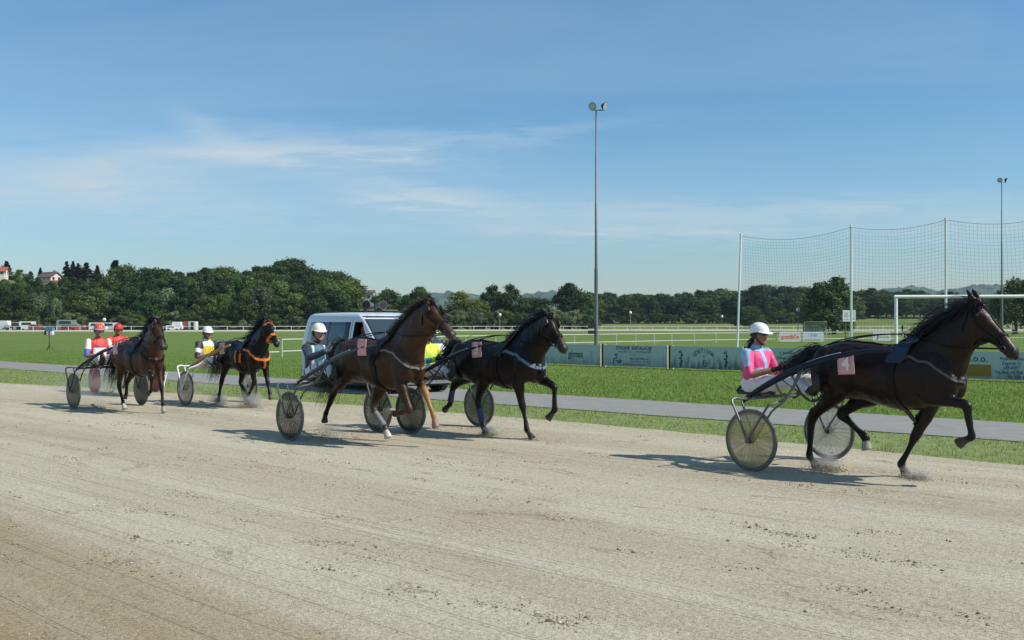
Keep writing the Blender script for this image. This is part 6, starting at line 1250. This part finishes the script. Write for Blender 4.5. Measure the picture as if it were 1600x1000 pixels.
def far_hills():
    """wooded hills kilometres away"""
    m = bpy.data.materials.new('far_wood'); m.use_nodes = True; nt = m.node_tree; p = nt.nodes['Principled BSDF']; p.inputs['Roughness'].default_value = .9; tc = nt.nodes.new('ShaderNodeTexCoord'); nz = nt.nodes.new('ShaderNodeTexNoise'); nz.inputs['Scale'].default_value = .05; nz.inputs['Detail'].default_value = 8; nt.links.new(tc.outputs['Object'], nz.inputs['Vector']); rp = nt.nodes.new('ShaderNodeValToRGB'); nt.links.new(nz.outputs[0], rp.inputs[0]); rp.color_ramp.elements[0].position = .35; rp.color_ramp.elements[0].color = (.035, .075, .06, 1); rp.color_ramp.elements[1].position = .7; rp.color_ramp.elements[1].color = (.075, .12, .085, 1); nt.links.new(rp.outputs[0], p.inputs['Base Color'])
    for nme, Y, prof in (('far_hills', 1500, [(520, 500), (620, 462), (700, 457), (790, 463), (850, 456), (900, 456), (980, 470), (1100, 462), (1230, 452), (1330, 457), (1420, 447), (1470, 454), (1530, 444), (1580, 448), (1640, 440), (1750, 446)]),):
        us = np.linspace(520, 1750, 420); vs = np.interp(us, [q[0] for q in prof], [q[1] for q in prof]); V = []; k = 26; hs = []
        for u, v in zip(us, vs):
            top = H+(507-v)/1600*Y
            for j in range(k):
                f = j/(k-1); yy = Y-420+500*f; x = (u-800)/1600*yy; z = top*(yy/Y)*math.sin(min(1, f*1.19)*math.pi/2)**1.3; z += (6.0*mnoise.noise(Vector((x*.035, yy*.035, 0))) + 5*mnoise.noise(Vector((x*.09, yy*.09, 3))))*min(1, f*3)
                V.append((x, yy, z-2))
        b = MB(); b.add(V, [(i*k+j, (i+1)*k+j, (i+1)*k+j+1, i*k+j+1) for i in range(len(us)-1) for j in range(k-1)]); tag(b.build(nme, m), kind='structure')
far_hills()
def haze():
    b = MB(); b.box((0, 840, 47), (3520, 1840, 96)); m = bpy.data.materials.new('thin_air'); m.use_nodes = True; nt = m.node_tree; nt.nodes.remove(nt.nodes['Principled BSDF']); v = nt.nodes.new('ShaderNodeVolumePrincipled'); v.inputs['Density'].default_value = .00010; v.inputs['Color'].default_value = (.62, .78, .95, 1); v.inputs['Anisotropy'].default_value = .2; nt.links.new(v.outputs[0], nt.nodes['Material Output'].inputs['Volume']); tag(b.build('haze', m, smooth=False), kind='stuff')
haze()
# ------------------------------------------------------------------ sand thrown up by the hooves
def kicks():
    rng = np.random.default_rng(9); m = mat('kicked_sand', (.36, .31, .22), .95, spec=.1); spots = [('a', .50, -.12, .95, 1500), ('a', 1.46, .10, .75, 900), ('b', -.1, -.12, 1.2, 420), ('b', .55, -.15, 1.0, 260), ('c', 1.04, -.1, .85, 900), ('c', 1.98, -.12, .5, 200), ('e', .25, -.1, .9, 600), ('e', 1.35, -.1, 1.2, 1500), ('d', .05, -.2, .9, 260)]; b = MB()
    for key, lx, ly, s, n in spots:
        (px, py, _), _ = rig_place(key, lx, ly); O, th = RIGS[key]; f = np.array([math.cos(th), -math.sin(th)])
        for i in range(n):
            q = rng.random(); r = abs(rng.normal(0, .13))*s; a = rng.uniform(0, 6.28); x = px+r*math.cos(a)+f[0]*rng.uniform(-.12, .22)*s; y = py+r*math.sin(a)+f[1]*rng.uniform(-.12, .22)*s; z = .006+abs(rng.normal(0, .045))*s*math.exp(-r*2) + (rng.random() < .08)*rng.uniform(0, .22)*s; d = rng.lognormal(-5.5, .5)*(1 if z < .1 else .7); b.ball((x, y, z), (d, d, d*.8), 4, 2)
    tag(b.build('kicked_sand', m, smooth=False), kind='stuff')
kicks()
def dust(key, lx, ly, lz, rx, ry, rz_, dens):
    loc, a = rig_place(key, lx, ly, lz); b = MB(); b.ball((0, 0, 0), (1, 1, 1), 20, 12); m = MATS.get('dust%.1f' % dens)
    if m is None:
        m = bpy.data.materials.new('dust'); MATS['dust%.1f' % dens] = m; m.use_nodes = True; nt = m.node_tree; N = nt.nodes; L = nt.links; N.remove(N['Principled BSDF']); v = N.new('ShaderNodeVolumePrincipled'); v.inputs['Color'].default_value = (.97, .93, .84, 1); L.new(v.outputs[0], N['Material Output'].inputs['Volume'])
        tc = N.new('ShaderNodeTexCoord'); ln = N.new('ShaderNodeVectorMath'); ln.operation = 'LENGTH'; L.new(tc.outputs['Object'], ln.inputs[0]); mr = N.new('ShaderNodeMapRange'); mr.interpolation_type = 'SMOOTHSTEP'; L.new(ln.outputs['Value'], mr.inputs[0]); mr.inputs[1].default_value = 1; mr.inputs[2].default_value = 0; mr.inputs[4].default_value = dens
        nz = N.new('ShaderNodeTexNoise'); nz.inputs['Scale'].default_value = 2.2; nz.inputs['Detail'].default_value = 4; L.new(tc.outputs['Object'], nz.inputs['Vector']); m2 = N.new('ShaderNodeMapRange'); L.new(nz.outputs[0], m2.inputs[0]); m2.inputs[1].default_value = .38; m2.inputs[2].default_value = .65; mu = N.new('ShaderNodeMath'); mu.operation = 'MULTIPLY'; L.new(mr.outputs[0], mu.inputs[0]); L.new(m2.outputs[0], mu.inputs[1]); L.new(mu.outputs[0], v.inputs['Density'])
    o = b.build('dust_puff', m); o.location = loc; o.rotation_euler = (0, 0, a); o.scale = (rx, ry, rz_); tag(o, kind='stuff')
for q in (('a', .52, -.12, .10, .32, .2, .15, 14.), ('a', 1.52, .08, .07, .26, .2, .11, 14.), ('c', 1.06, -.1, .09, .28, .2, .14, 14.), ('b', .0, -.1, .12, .4, .3, .24, 3.), ('e', .22, -.1, .10, .34, .25, .2, 14.), ('e', 1.4, -.05, .14, .42, .3, .26, 14.), ('f', -.9, 0, .25, 1.6, .8, .45, 1.), ('d', -1.6, .1, .3, 2.2, 1.0, .55, .5), ('e', -1.3, .1, .25, 1.6, .8, .4, .5)): dust(*q)
